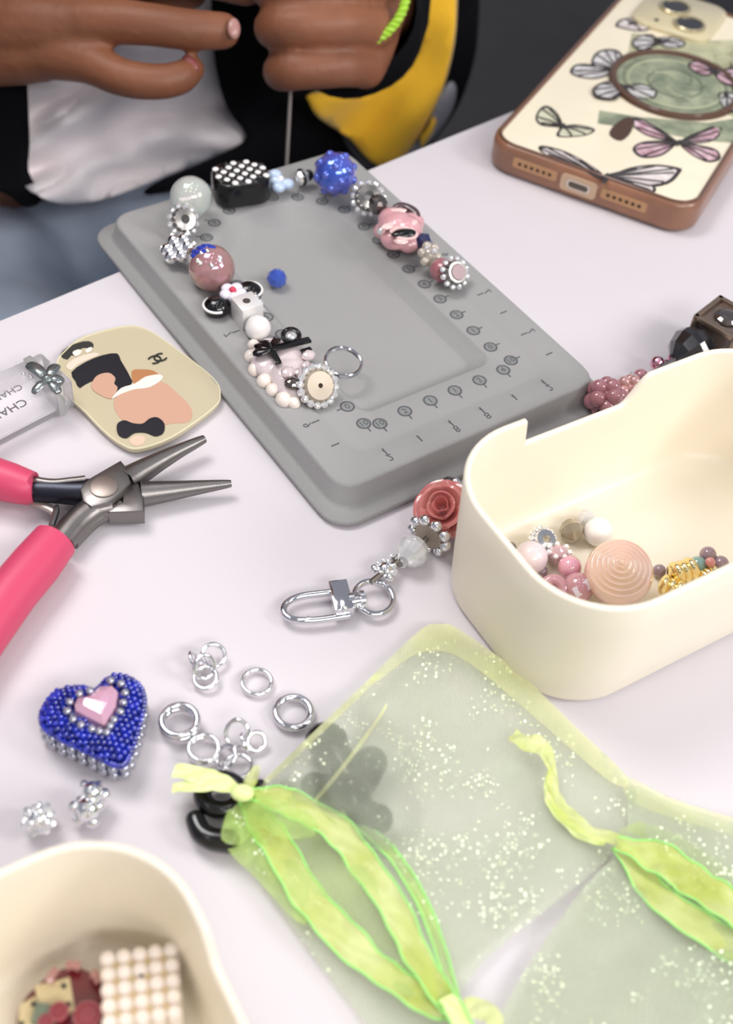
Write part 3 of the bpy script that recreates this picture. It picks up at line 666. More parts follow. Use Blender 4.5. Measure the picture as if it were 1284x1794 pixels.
for (x, y, rp, z) in ((103, 1772, 15, 12.5), (153, 1778, 22, 12.5), (80, 1790, 12, 12)):
    c = at(x, y, z); rr = rp * mmpp(x, y, z); ch = G().lathe([(rr, -2), (rr, 0), (rr * .85, .5), (rr * .8, .3)], c, (0, 0, 1), 28).build('chip', mat('red chip enamel', '861a26', .4, coat=.15), t)
    G().torus(c, rr, .3, (0, 0, 1), 28, 6).build('chip_edge', mat('pink chip edge', 'a8565c', .4), ch)
G().box(at(80, 1778, 11), ((1, 0, 0), (0, 1, 0), (0, 0, 1)), (2.4, 2, .8)).build('green_patch', mat('grey green enamel', '6d7a66', .4), t)
for a, b in (((85, 1722), (98, 1700)), ((118, 1692), (140, 1695)), ((163, 1705), (175, 1722))):
    G().tube(smooth_path([at(a[0], a[1], 11), at((a[0] + b[0]) / 2, (a[1] + b[1]) / 2 - 3, 11.3), at(b[0], b[1], 11)], 4), 1.0, 8).build('rim_scroll', mat('pale pink enamel', 'c08a84', .2, coat=1), t)

# ------------------------------------------------------------------ keychain strand with swivel clasp, running behind the right tray
t = thing('swivel_clasp', at(600, 1055), 'silver swivel snap clasp with a round end ring on the table', 'clasp')
zc = 2.2
loop = [at(x, y, zc) for x, y in ((592, 1036), (560, 1040), (530, 1044), (508, 1052), (497, 1064), (500, 1078), (516, 1086), (545, 1087), (580, 1083), (612, 1078))]
G().tube(smooth_path(loop, 5), 1.05, 10).build('hook', chrome, t)
G().tube([at(538, 1087, zc), at(542, 1087, zc)], 1.35, 12).build('gate_joint', silver, t)
a = at(582, 1050, zc + .5); b = at(612, 1046, zc + .5); ax1 = (b - a).normalized(); ax2 = Vector((-ax1.y, ax1.x, 0))
G().box(at(597, 1050, zc + .6), (ax1, ax2, (0, 0, 1)), (2.7, 5.2, 2.4)).build('block', chrome, t, bevel=.5)
G().sphere(at(604, 1066, 5.2), 1.0).build('rivet', silver, t)
G().lathe([(1.6, -2.6), (2.6, -2.2), (2.6, -.8), (1.7, -.4), (1.7, .6), (2.8, 1.0), (2.8, 2.2), (1.5, 2.8)], at(624, 1052, zc + .8), ax1, 20).build('swivel', silver, t)
G().torus(at(655, 1047, 2.3), 5.5, .95, (.1, -.05, 1), 40, 10).build('end_ring', chrome, t)
# bear spacer and beads
c, r = rest(675, 1000, 17, 0); SD = (at(772, 890) - at(675, 1003)).normalized()
t = thing('bear_bead', (c.x, c.y, 0), 'silver stone set spacer joined to the end ring of the clasp', 'bead')
G().sphere(c, r, 18, 12).build('body', silver, t)
for k in range(12): q = Vector((math.cos(k * 2.4), math.sin(k * 2.4), .1 + .07 * k)).normalized(); piece('rhinestone', gem_me, t, c + q * r * 1.0, None, .9)
for d in (-1, 1): G().sphere(c - SD * 2 + SD.cross(Vector((0, 0, 1))) * 2.6 * d + Vector((0, 0, 1)), 1.3).build('ear', silver, t)
rondelle(697, 983, 15, 0, SD + Vector((0, 0, .2)), 'thin silver rondelle between the bear spacer and clear bead', 10, gunmetal)
c, r = rest(722, 966, 30, 0); one('faceted_bead', facet(G(), c, r, 12, SD, .95), mat('clear crystal', 'f2efe8'), 'large clear faceted bead of the strand by the swivel clasp', 'bead', smooth=False)
c = at(752, 938, 5.5); t = thing('flower_rondelle_bead', (c.x, c.y, 0), 'silver rondelle of chrome balls beside the coral rose bead', 'bead')
B = basis(SD); G().lathe([(1, -1), (4.4, -.9), (4.4, .9), (1, 1)], c, SD, 20).build('disc', mat('warm silver plate', 'c8bdae'), t)
for k in range(9): a = 2 * PI * k / 9 + .3; piece('silver_ball', ball_me, t, c + B @ Vector((math.cos(a) * 5.6, math.sin(a) * 5.6, 0)), None, 1.75)
# coral rose
c, r = rest(778, 894, 45, 0); t = thing('rose_bead', (c.x, c.y, 0), 'coral pink carved rose bead half hidden behind the cream tray', 'bead')
cor = mat('coral resin', 'dc7f7c', .22, 0, .1, coat=.8, col2='e89a8c', vscale=90)
G().sphere(c - Vector((0, 0, 1)), r * .5).build('core', cor, t)
AX0 = Vector((-.25, -.45, .85)).normalized(); BR = basis(AX0)
for lay, (nn, r0, r1, hb, ht_, wd) in enumerate(((2, .12, .30, .1, .98, 1.6), (3, .22, .52, 0, .9, 1.25), (4, .36, .85, -.2, .72, 1.0), (5, .45, 1.12, -.45, .35, .85))):
    for k in range(nn):
        a0 = 2 * PI * k / nn + lay * .7; NU, NV = 9, 6; gp = G(); front = []; 
        for vv in range(NV + 1):
            f = vv / NV
            for uu in range(NU + 1):
                u = -1 + 2 * uu / NU; a = a0 + u * wd; e = 1 - .28 * abs(u) ** 2.5 * f
                rad = (r0 + (r1 - r0) * f ** 1.3) * r; hgt = (hb + (ht_ - hb) * (1 - (1 - f) ** 1.6) * e - (.12 * max(0, f - .75) * 4 * (lay > 0))) * r
                front.append(c + BR @ Vector((rad * math.cos(a), rad * math.sin(a), hgt)))
        W_ = NU + 1; back = [q + (q - c).normalized() * .55 for q in front]; m_ = len(front); ff = []
        for vv in range(NV):
            for uu in range(NU): q_ = vv * W_ + uu; ff += [(q_, q_ + 1, q_ + W_ + 1, q_ + W_), (m_ + q_, m_ + q_ + W_, m_ + q_ + W_ + 1, m_ + q_ + 1)]
        for uu in range(NU): q_ = NV * W_ + uu; ff += [(q_, q_ + 1, m_ + q_ + 1, m_ + q_)]
        for vv in range(NV): q_ = vv * W_; ff += [(q_, q_ + W_, m_ + q_ + W_, m_ + q_)]; q_ += NU; ff += [(q_, m_ + q_, m_ + q_ + W_, q_ + W_)]
        gp.add(front + back, ff).build('petal', cor, t)
# small silver bead and the bar seen through the notch
c, r = rest(792, 842, 10, 0); c = at(786, 848, 7); t = thing('silver_spacer_bead', (c.x, c.y, 0), 'small dark silver spacer between the rose bead and the tray', 'bead')
G().sphere(c, 2.4, 10, 7).build('body', rhinedark, t, smooth=False); G().sphere(at(797, 846, 7.5), 1.8, 12, 8).build('side_bead', silver, t)
path = [at(x, y, z) for x, y, z in ((650, 1020, 4), (697, 983, 4), (752, 938, 5), (790, 870, 6), (850, 830, 4), (930, 790, 4), (985, 762, 5), (1035, 735, 5), (1075, 700, 6), (1165, 640, 7), (1215, 612, 8), (1300, 560, 9))]
one('strand_cord', G().tube(smooth_path(path, 5), .9, 8), gunmetal, 'thin silver grey cord of the finished strand passing behind the tray', 'cord')
# berry beads
ros = mat('rose berry resin', 'b77a82', .14, 0, .15, 1.45, 1)
def berry(px, py, rp, base, label, n=14, m=ros):
    c, r = rest(px, py, rp, base); t = thing('berry_bead', (c.x, c.y, base), label, 'bead'); G().sphere(c, r * .6).build('core', m, t); me = proto_mesh('drupelet', G().sphere((0, 0, 0), 1, 16, 10), m)
    for k in range(n): z = 1 - 2 * (k + .5) / n; a = k * 2.39996 + .6; q = Vector((math.sqrt(1 - z * z) * math.cos(a), math.sqrt(1 - z * z) * math.sin(a), z)); piece('drupelet', me, t, c + q * r * .62, None, r * .4)
berry(1060, 696, 38, 0, 'rose pink berry cluster bead touching the corner of the grey board')
berry(1102, 682, 28, 0, 'smaller rose berry bead with pearly glints behind the tray rim', 12, mat('pearly rose resin', 'c99a92', .12, .15, coat=1, film=350))
rondelle(1113, 668, 16, 0, (.8, .5, .4), 'thin silver rondelle right of the berry beads behind the tray', 10)
sph('round_bead', 1122, 660, 14, ros, 'small rose bead behind the tray rim right of the berry beads', 0)
c, r = rest(1165, 637, 16, 1); t = thing('crystal_bead', (c.x, c.y, 0), 'small silver and pink bead beneath the black faceted bead', 'bead')
for d in (-1, 1): G().sphere(c + Vector((3 * d, 1.5 * d, 1)), r * .8, 16, 10).build('half', mat('pink chrome', 'e3a9bd', .08, 1), t)
G().sphere(c - Vector((0, 0, 1.5)), r * .8, 10, 6).build('base_stone', rhinedark, t, smooth=False)
G().tube([at(1042, 735, 5), at(1062, 728, 6)], 1.8, 12).build('tube_bead', mat('navy chrome', '3a3350', .15, .9), None); tag(COL.objects['tube_bead'], 'tiny navy tube bead under the larger berry bead', 'bead')
c, r = rest(1212, 612, 42, 0); one('faceted_bead', facet(G(), c, r, 12, (.75, .6, .25), 1.0), mat('black crystal', '26262a', .12, .3, coat=1), 'big black faceted bead behind the raised part of the tray rim', 'bead', smooth=False)
c = at(1262, 588, 9); t = thing('cage_bead', (c.x, c.y, 0), 'square bronze silver framed bead at the right edge by the black bead', 'bead')
brz = mat('bronze silver', 'a5917f', .3, .9); a1 = Vector((.62, .78, 0)); a2 = Vector((-.78, .62, 0))
G().box(c, (a1, a2, (0, 0, 1)), (7.2, 7.2, 7.2)).build('core', mat('smoky core', '6d5f58', .25, .3, coat=.6), t, bevel=1)
fr = G(); h_ = 7.6
for s1 in (-1, 1):
    for s2 in (-1, 1):
        fr.box(c + a2 * h_ * s1 + Vector((0, 0, h_ * s2)), (a1, a2, (0, 0, 1)), (8.4, .9, .9)); fr.box(c + a1 * h_ * s1 + Vector((0, 0, h_ * s2)), (a1, a2, (0, 0, 1)), (.9, 8.4, .9)); fr.box(c + a1 * h_ * s1 + a2 * h_ * s2, (a1, a2, (0, 0, 1)), (.9, .9, 8.4))
fr.build('frame', brz, t, bevel=.25); G().sphere(c + Vector((0, 0, 7.5)), 4.6, 14, 8, (1, 1, .5)).build('top_stone', rhinedark, t, smooth=False)

# ------------------------------------------------------------------ phone
zp = 13.0
pe1 = (at(1222, 365, zp) - at(866, 250, zp)); 
PCc = at(1180, 146, zp); pm0 = (at(866, 250, zp) + at(1222, 365, zp)) / 2
d1 = pe1.normalized(); d2 = (PCc - pm0).normalized(); pa = (math.atan2(d1.y, d1.x) + math.atan2(d2.y, d2.x) - PI / 2) / 2
P1 = Vector((math.cos(pa), math.sin(pa), 0)); P2 = Vector((-P1.y, P1.x, 0)); PW = 44.4; PL = 172.0; PB = pm0 - P2 * .8 - P1 * 1.7
def pl(a, b, z): return PB + P1 * a + P2 * b + Vector((0, 0, z - PB.z))
ph = thing('phone', pl(0, PL / 2, 0), 'phone lying face down in a clear amber edged case with butterfly stickers', 'phone')
def pr(ins, z, r=11): return ([(a, b + PL / 2) for a, b in rrect(PW - ins, PL / 2 - ins, r - ins * .6, 8)], z)
def ploft(rs):
    g = G(); n = len(rs[0][0]); vs = []; fs = []
    for R, z in rs: vs += [pl(a, b, z) for a, b in R]
    for i in range(len(rs) - 1):
        for k in range(n): fs.append((i * n + k, i * n + (k + 1) % n, (i + 1) * n + (k + 1) % n, (i + 1) * n + k))
    fs.append(tuple(range(n))[::-1]); fs.append(tuple((len(rs) - 1) * n + k for k in range(n))); return g.add(vs, fs)
amber = mat('amber case rubber', 'a9775a', .3, 0, .12, coat=.3, col2='8f6650', vscale=40)
ploft([pr(1.8, .1), pr(.4, 1.2), pr(0, 3), pr(0, 10), pr(.4, 12), pr(1.5, 13), pr(2.4, 13), pr(2.9, 12.2)]).build('case_bumper', amber, ph, angle=60)
ploft([pr(3, 12.0, 10), pr(3, 12.45, 10)]).build('back_panel', mat('cream back glass', 'f6ebd0', .15, coat=.8, var=.04, vscale=30), ph)
ed = G(); ed.tube([pl(a, b + PL / 2, 12.9) for a, b in rrect(PW - 1.9, PL / 2 - 1.9, 10, 8)], .75, 8, True); ed.build('case_lip', mat('brown case lip', '6b4a38', .3, coat=.5), ph)
# port and speaker grilles in the bottom face
def pface(a, z, y=-.25): return pl(a, y, z)
def pslot(hw, hh, r, a0, z0, y0, y1, m, name, par):
    g = G(); n_ = 0; R = rrect(hw, hh, r, 4); n_ = len(R); vs = [pl(a0 + a, y0, z0 + b) for a, b in R] + [pl(a0 + a, y1, z0 + b) for a, b in R]
    g.add(vs, [(k, (k + 1) % n_, n_ + (k + 1) % n_, n_ + k) for k in range(n_)] + [tuple(range(n_)), tuple(range(n_, 2 * n_))[::-1]]); return g.build(name, m, par)
pslot(7.6, 3.6, 1.6, -3, 6.6, -.5, .4, mat('port surround', 'c7a98c', .35), 'port_surround', ph)
pslot(4.9, 1.9, 1.4, -3, 6.6, -.75, .2, mat('port metal', 'd8d0c4', .25, .8), 'port_rim', ph)
pslot(4.1, 1.25, 1.0, -3, 6.6, -.85, .1, mat('port inside', '5b5248', .7), 'port', ph)
for a0 in (-22, 16):
    pslot(9.5, 2.1, .8, a0, 7.2, -.3, .3, mat('speaker recess', 'b98d66', .4), 'speaker_recess', ph)
    for k in range(6): pslot(.7, .7, .5, a0 - 6.5 + k * 2.6, 7.2, -.45, .2, mat('speaker hole', '4a3628', .8), 'speaker_hole', ph)
# money-green panels, ring and stickers lie on the back
def stk(poly, z, m, name, par, th=.25): return G().patch(poly, onz(z), 30, (0, 0, -th)).build(name, m, par)
gr = mat('green engraved paper', '8b957e', .5, var=.25, vscale=120, col2='a3a98e'); grl = mat('pale green engraved paper', 'b7b795', .5, var=.15, vscale=140)
def clipP(px_, py_): return (px_, py_)
stk([(1107, 58), (1095, 118), (1150, 128), (1284, 140), (1330, 105), (1284, 70), (1200, 72)], 12.6, grl, 'green_paper', ph)
stk([(1050, 193), (1047, 216), (1120, 226), (1230, 246), (1284, 250), (1300, 205), (1240, 215), (1120, 205)], 12.6, gr, 'green_paper', ph)
stk([(1250, 95), (1284, 88), (1330, 95), (1320, 190), (1284, 205), (1258, 190)], 12.6, grl, 'green_paper', ph)
cR = at(1182, 148, 12.9); G().torus(cR, 27.3, 1.9, (0, 0, 1), 64, 8).build('magnet_ring', mat('brown ring', '5c4234', .35, coat=.3), ph)
dsk = G().lathe([(25.6, -.3), (25.6, .3), (24.8, .5)], cR, (0, 0, 1), 56).build('green_disc', gr, ph)
dg_ = mat('dark green line', '66705c', .5); lg_ = mat('light green line', 'b4b897', .5)
for rr, m_ in ((22.5, dg_), (20.6, lg_), (12, dg_)): G().torus(cR + Vector((0, 0, .5)), rr, .35, (0, 0, 1), 48, 6, (1, 1)).build('engraved_line', m_, dsk)
for k in range(5): G().tube(smooth_path([cR + Vector((math.cos(k * 1.3 + .4 * j) * (5 + 3 * j), math.sin(k * 1.3 + .4 * j) * (4 + 3 * j), .5)) for j in range(4)], 4), .35, 6).build('engraved_line', lg_ if k % 2 else dg_, dsk)
wing1 = mat('silver grey wing print', 'c8c4c4', .4, var=.25, vscale=260, col2='e4e2e0'); wing2 = mat('pink wing print', 'c99aa6', .4, var=.2, vscale=220, col2='e3c6ce'); wing3 = mat('white wing print', 'dccfcd', .4, var=.12, vscale=200, col2='efe8e4')
def butterfly(body, wings, m, z, label):
    """wings: outline in pixels, dark rim first, pale panels inside, veins"""
    b0 = None
    for wpoly in wings:
        P = smooth_loop(wpoly, 4); cxp = sum(p[0] for p in P) / len(P); cyp = sum(p[1] for p in P) / len(P)
        o = stk(P, z, inkp, 'butterfly_wing', ph)
        stk([(cxp + (x - cxp) * .84, cyp + (y - cyp) * .78) for x, y in P], z + .18, m, 'wing_panel', o)
        vg = G(); root = at(body[0], body[1], z + .3)
        for k in range(1, len(wpoly) - 1):
            q = at(cxp + (wpoly[k][0] - cxp) * .8, cyp + (wpoly[k][1] - cyp) * .8, z + .3); mid = (root + q) / 2 + Vector((.6, .4, 0)); vg.tube([root.lerp(q, .1), mid, q], .4, 5)
        vg.build('wing_vein', inkp, o)
    bx_ = at(body[0], body[1], z + .4); G().sphere(bx_, 1.0, 10, 8, (1, 2.6, .6), Matrix.Rotation(pa, 3, 'Z')).build('butterfly_body', inkp, ph)
inkp = mat('dark print', '3a3436', .5)
butterfly((1060, 316), [[(1055, 304), (1022, 281), (988, 264), (952, 255), (943, 259), (953, 269), (988, 285), (1030, 302)]], wing3, 12.6, '')
butterfly((1062, 309), [[(1064, 309), (1085, 300), (1110, 292), (1150, 288), (1190, 294), (1192, 302), (1170, 322), (1120, 328)], [(1064, 311), (1110, 318), (1145, 326), (1147, 336), (1122, 335), (1085, 322)]], wing3, 12.6, '')
butterfly((1188, 250), [[(1186, 248), (1160, 232), (1130, 210), (1108, 206), (1110, 222), (1140, 240)], [(1184, 250), (1150, 246), (1120, 250), (1108, 262), (1125, 276), (1160, 272)], [(1190, 248), (1220, 232), (1255, 220), (1265, 228), (1250, 246), (1215, 252)], [(1192, 252), (1225, 254), (1255, 262), (1262, 278), (1240, 284), (1210, 270)]], wing2, 12.6, '')
butterfly((985, 221), [[(984, 220), (978, 200), (962, 186), (948, 188), (938, 205), (945, 218), (965, 222)], [(985, 222), (1010, 218), (1042, 226), (1030, 236), (1000, 240), (975, 238)]], mat('faint green wing print', 'cfcdb4', .4, var=.15, vscale=150), 12.6, '')
butterfly((1078, 122), [[(1078, 120), (1090, 100), (1082, 88), (1060, 86), (1042, 94), (1036, 112), (1055, 124)], [(1074, 126), (1045, 114), (1012, 112), (998, 124), (1010, 134), (1045, 138)]], wing1, 12.6, '')
butterfly((1096, 152), [[(1090, 150), (1078, 142), (1055, 144), (1038, 156), (1045, 170), (1075, 174), (1088, 164)], [(1094, 152), (1120, 146), (1150, 158), (1145, 172), (1115, 172)]], wing1, 13.5, '')
butterfly((1165, 72), [[(1146, 62), (1128, 60), (1108, 70), (1112, 84), (1132, 88), (1146, 78)], [(1150, 68), (1175, 64), (1200, 72), (1195, 82), (1165, 82)]], wing1, 13.0, '')
butterfly((1105, 40), [[(1078, 44), (1092, 32), (1125, 34), (1145, 46), (1125, 54), (1095, 50)]], wing3, 12.8, '')
butterfly((1250, 125), [[(1252, 122), (1225, 106), (1205, 112), (1218, 126), (1240, 132)], [(1254, 128), (1284, 118), (1305, 130), (1290, 150), (1262, 144)]], wing2, 13.8, '')
butterfly((1272, 165), [[(1266, 160), (1258, 172), (1270, 190), (1300, 196), (1310, 170)]], wing1, 13.5, '')
stk(smooth_loop([(1068, 236), (1075, 220), (1095, 206), (1108, 208), (1106, 230), (1088, 246)], 3), 12.75, mat('dark brown pad', '4f3a30', .5), 'brown_sticker', ph)
# camera island and lenses
cI = at(1190, 30, 13); isl = G()
R = rrect(19, 20, 8, 6); cm = Vector((cI.x, cI.y, 0))
vs = []; 
for ins, z in ((0, 12.2), (0, 14.2), (.8, 14.8)):
    vs += [cm + P1 * a * (1 - ins / 19) + P2 * b * (1 - ins / 19) + Vector((0, 0, z)) for a, b in R]
n_ = len(R); isl.add(vs, [(i * n_ + k, i * n_ + (k + 1) % n_, (i + 1) * n_ + (k + 1) % n_, (i + 1) * n_ + k) for i in range(2) for k in range(n_)] + [tuple(2 * n_ + k for k in range(n_))])
io = isl.build('camera_island', mat('pale gold island', 'd8cba4', .2, coat=.8), ph)
for (x, y) in ((1208, 42), (1183, 12)):
    c = at(x, y, 15.5); lo = G().lathe([(7.6, -2), (7.6, .2), (7.0, .7), (6.3, .5), (6.2, -.2)], c, (0, 0, 1), 36).build('lens_ring', mat('pale gold ring', 'c9bd9b', .25, .6), io)
    G().lathe([(6.3, -1), (6.3, .15)], c, (0, 0, 1), 36).build('lens_glass', mat('lens glass', '07080a', .05, coat=1), lo)
G().lathe([(1.2, 0), (1.1, .2)], at(1150, 35, 14.9), (0, 0, 1), 16).build('microphone_hole', ink, io)

# ------------------------------------------------------------------ card charm and clear block
cp = smooth_loop([(100, 640), (118, 612), (150, 590), (215, 573), (252, 576), (300, 606), (372, 662), (385, 692), (372, 716), (300, 766), (242, 786), (212, 778), (182, 755), (150, 722), (118, 690)], 4)
ct = thing('acrylic_card', at(240, 680), 'rounded beige acrylic card printed with black and tan shapes and bows', 'card')
G().patch(cp, onz(1.8), 16, (0, 0, -1.7)).build('card_plate', mat('beige acrylic', 'cfc4a6', .2, 0, .1, coat=.5), ct)
ringp = [at(x, y, 1.75) for x, y in cp]; G().tube(ringp, .35, 6, True).build('card_edge', mat('pale acrylic edge', 'e2dab8', .15, coat=1), ct)
blk = mat('navy black print', '14151f', .4); tan = mat('tan print', 'c99e86', .5); brn = mat('brown print', 'b27a4e', .5); wr = mat('cream white print', 'f3e6da', .5)
def pr_(poly, z, m, name, n=3, sm=True): return G().patch(smooth_loop(poly, n) if sm else poly, onz(z), 24, (0, 0, -.12)).build(name, m, ct)
pr_([(125, 652), (150, 634), (180, 622), (205, 619), (212, 632), (232, 668), (222, 676), (200, 690), (196, 678), (160, 668), (140, 680), (132, 668)], 1.95, blk, 'black_print', 2)
pr_([(160, 674), (170, 658), (190, 653), (202, 662), (200, 672), (206, 680), (196, 698), (180, 694), (165, 685)], 2.05, tan, 'tan_print')
pr_([(231, 650), (250, 647), (270, 650), (280, 662), (262, 672), (236, 674)], 1.95, brn, 'brown_print')
pr_([(200, 700), (225, 682), (250, 676), (282, 668), (310, 688), (335, 715), (332, 738), (300, 742), (262, 748), (225, 742), (205, 725)], 1.93, tan, 'tan_print')
pr_([(196, 698), (212, 680), (236, 672), (255, 660), (280, 656), (284, 664), (262, 678), (235, 682), (212, 690)], 2.1, wr, 'white_print')
bw = smooth_loop([(205, 755), (206, 742), (218, 736), (232, 741), (250, 742), (262, 733), (276, 731), (288, 742), (286, 758), (272, 764), (256, 758), (236, 758), (222, 767), (210, 764)], 3)
G().patch(bw, onz(2.15), 20, (0, 0, -.15)).build('black_bow_print', blk, ct)
pr_([(226, 770), (240, 763), (254, 766), (250, 778), (234, 780)], 1.95, mat('peach print', 'e0bfa8', .5), 'peach_print')
pr_([(105, 622), (118, 608), (145, 598), (160, 599), (164, 606), (158, 614), (150, 609), (140, 612), (136, 624), (125, 622), (118, 630)], 1.95, mat('soft black print', '2c2b27', .5), 'black_bow_print', 2)
pr_([(127, 617), (138, 612), (143, 617), (133, 624)], 2.1, wr, 'white_print'); pr_([(150, 612), (160, 608), (161, 613), (152, 618)], 2.1, wr, 'white_print')
pr_([(116, 640), (135, 626), (165, 618), (172, 622), (140, 636), (124, 648)], 2.0, mat('pale peach print', 'e8d0bd', .5), 'peach_print')
lg = G()          # two interlocking rings, each open on its outer side
lc = at(276, 628, 2.05); lx = (at(292, 622, 2) - at(262, 634, 2)).normalized(); ly = Vector((-lx.y, lx.x, 0))
for sg in (-1, 1):
    lg.tube([lc + lx * (sg * 1.15 + 2.1 * math.cos(a)) + ly * 1.75 * math.sin(a) for a in [(0 if sg > 0 else PI) + math.radians(45 + 270 * k / 20) for k in range(21)]], .32, 6)
lg.build('printed_emblem', mat('soft black print', '2c2b27'), ct)
# clear block
A0 = at(136, 712, 0); B0 = at(14, 776, 0); bd1 = (B0 - A0).normalized(); bd2 = Vector((bd1.y, -bd1.x, 0)); 
if bd2.y < 0: bd2 = -bd2
acr = mat('clear acrylic', 'fdfbfd', .04, 0, .8, 1.2, .6)
def kb(a, b, z): return A0 + bd1 * a + bd2 * b + Vector((0, 0, z))
kt = thing('gift_block_charm', kb(18, 7, 0), 'clear rectangular block charm lettered in grey and tied with a silver bow', 'charm')
kz = 11.5
G().box(kb(20.5, 8.5, kz / 2 + .1), (bd1, bd2, (0, 0, 1)), (20, 8.5, kz / 2)).build('block', acr, kt, bevel=1.2)
G().box(kb(20.5, 8.5, 1.6), (bd1, bd2, (0, 0, 1)), (17.5, 6, .5)).build('inner_plate', mat('silver white plate', 'f6f2f5', .3), kt)
gk = mat('grey lettering', '77707a', .5)
td_ = -bd2 if bd1.cross(-bd2).z > 0 else bd2
for (x, y, sz, m_, hw_) in ((42, 674, 3.6, gk, 7.8), (50, 700, 4.4, mat('bold grey lettering', '5f5860', .5), 9.4)):
    g = G(); o_ = at(x, y, kz + .15); g.add(*textg('CHANEL', sz, o_ + bd1 * hw_, bd1, td_, .12)); g.build('lettering', m_, kt)
sil2 = mat('grey silver ribbon', '8d9494', .22, .75, coat=.5)
G().box(kb(5.5, 8.5, kz / 2 + .2), (bd1, bd2, (0, 0, 1)), (1.4, 8.9, kz / 2 + .3)).build('ribbon_band', mat('clear ribbon', 'cfd2d0', .1, .2, .4, 1.3, 1), kt, bevel=.4)
kc = at(84, 668, kz + 1.2)
for (x, y, w2) in ((50, 638, 2.2), (100, 640, 1.9), (58, 690, 1.4), (112, 668, 1.9), (104, 690, 1.6)):
    e_ = at(x, y, kz + .8); G().tube(smooth_path([kc, kc.lerp(e_, .35) + Vector((0, 0, 1.2)), kc.lerp(e_, .8) + Vector((0, 0, .8)), e_], 4), [.5] + [w2 * (.5 + .5 * math.sin(PI * min(1, k / 11))) for k in range(11)] + [.6], 10, flat=.45).build('bow_loop', sil2, kt)
G().sphere(kc + Vector((0, 0, .8)), 1.9, 12, 8, (1, 1, .8)).build('knot', sil2, kt, smooth=False)
for (x, y) in ((41, 655), (54, 660), (66, 672)): piece('silver_ball', ball_me, kt, at(x, y, kz + .6), None, .6)

# ------------------------------------------------------------------ pliers
pt = thing('pliers', at(185, 860), 'round nose jewellery pliers with pink sleeved handles lying open', 'pliers')
def zt_(pts, z): return [at(x, y, z) for x, y in pts]
g = G().tube(smooth_path(zt_([(222, 842), (262, 818), (310, 792), (358, 769)], 5.5), 5), [4.3 - 3.0 * k / 15 for k in range(16)], 14); g.build('jaw', steel, pt)
g = G().tube(smooth_path(zt_([(248, 866), (300, 860), (355, 853), (405, 847)], 4.0), 5), [4.0 - 2.9 * k / 15 for k in range(16)], 14); g.build('jaw', steel, pt)
g = G()
for k in range(7): g.box(at(352 + 7 * k, 851 - k * .8, 5.1), ((1, 0, 0), (0, 1, 0), (0, 0, 1)), (.22, .7, .2))
g.build('jaw_teeth', silver, pt)
G().prism([at(x, y, 8)[:2] for x, y in ((140, 862), (146, 850), (160, 840), (212, 810), (222, 822), (230, 850), (205, 874), (190, 885), (160, 892), (146, 882))], 1.5, 9.2, .7).build('joint', steel, pt)
G().lathe([(4.1, -.5), (4.1, .3), (3.6, .5)], at(182, 853, 9.3), (0, 0, 1), 30).build('pivot', mat('worn pivot', '9b8f88', .4, .8), pt)
G().prism([at(x, y, 6)[:2] for x, y in ((214, 882), (216, 868), (234, 846), (243, 848), (252, 868), (252, 898), (190, 900), (192, 888))], 1.2, 6.8, .8).build('jaw_shoulder', steel, pt)
G().prism([at(x, y, 7)[:2] for x, y in ((216, 832), (228, 824), (238, 838), (232, 846), (220, 848))], 2, 7.2, .5).build('joint_inset', darksteel, pt)
G().tube(smooth_path(zt_([(165, 862), (130, 862), (95, 860), (50, 858)], 5.5), 4), [4.4 - .06 * k for k in range(13)], 12, flat=.85).build('handle_arm', darksteel, pt)
G().tube(smooth_path(zt_([(150, 842), (125, 845), (90, 848), (52, 842)], 7.5), 4), [1.6] * 13, 10).build('arm_ridge', steel, pt)
G().tube(smooth_path(zt_([(196, 884), (168, 890), (138, 912), (108, 948)], 5.0), 4), [4.2] * 13, 12, flat=.85).build('handle_arm', steel, pt)
G().tube(smooth_path(zt_([(212, 886), (182, 900), (158, 915), (124, 950)], 3.6), 4), [2.6] * 13, 10).build('arm_ridge', steel, pt)
pinkm = mat('pink rubber sleeve', 'd24a6c', .42, sss=.05)
G().tube([at(x, y, 7) for x, y in ((58, 856), (55, 856), (20, 846), (-30, 832), (-90, 825), (-170, 835))], [3.9, 5.0, 5.8, 6.4, 6.6, 6.2], 20, flat=1.0).build('handle_sleeve', pinkm, pt)
G().tube([at(x, y, 7) for x, y in ((100, 944), (96, 948), (62, 990), (20, 1040), (-30, 1110), (-80, 1190))], [5.0, 6.4, 7.0, 7.0, 7.0, 6.6], 20, flat=.95).build('handle_sleeve', pinkm, pt)
G().tube(smooth_path(zt_([(100, 885), (97, 900), (90, 922)], 5), 4), [.4, .7, .9, 1, 1, 1, 1, 1, .9], 8).build('spring_leaf', steel, pt)
G().tube(smooth_path(zt_([(60, 880), (85, 890), (100, 900)], 3), 4), 1.5, 8, flat=.5).build('spring_leaf', mat('pale spring steel', 'b9aca4', .35, .7), pt)

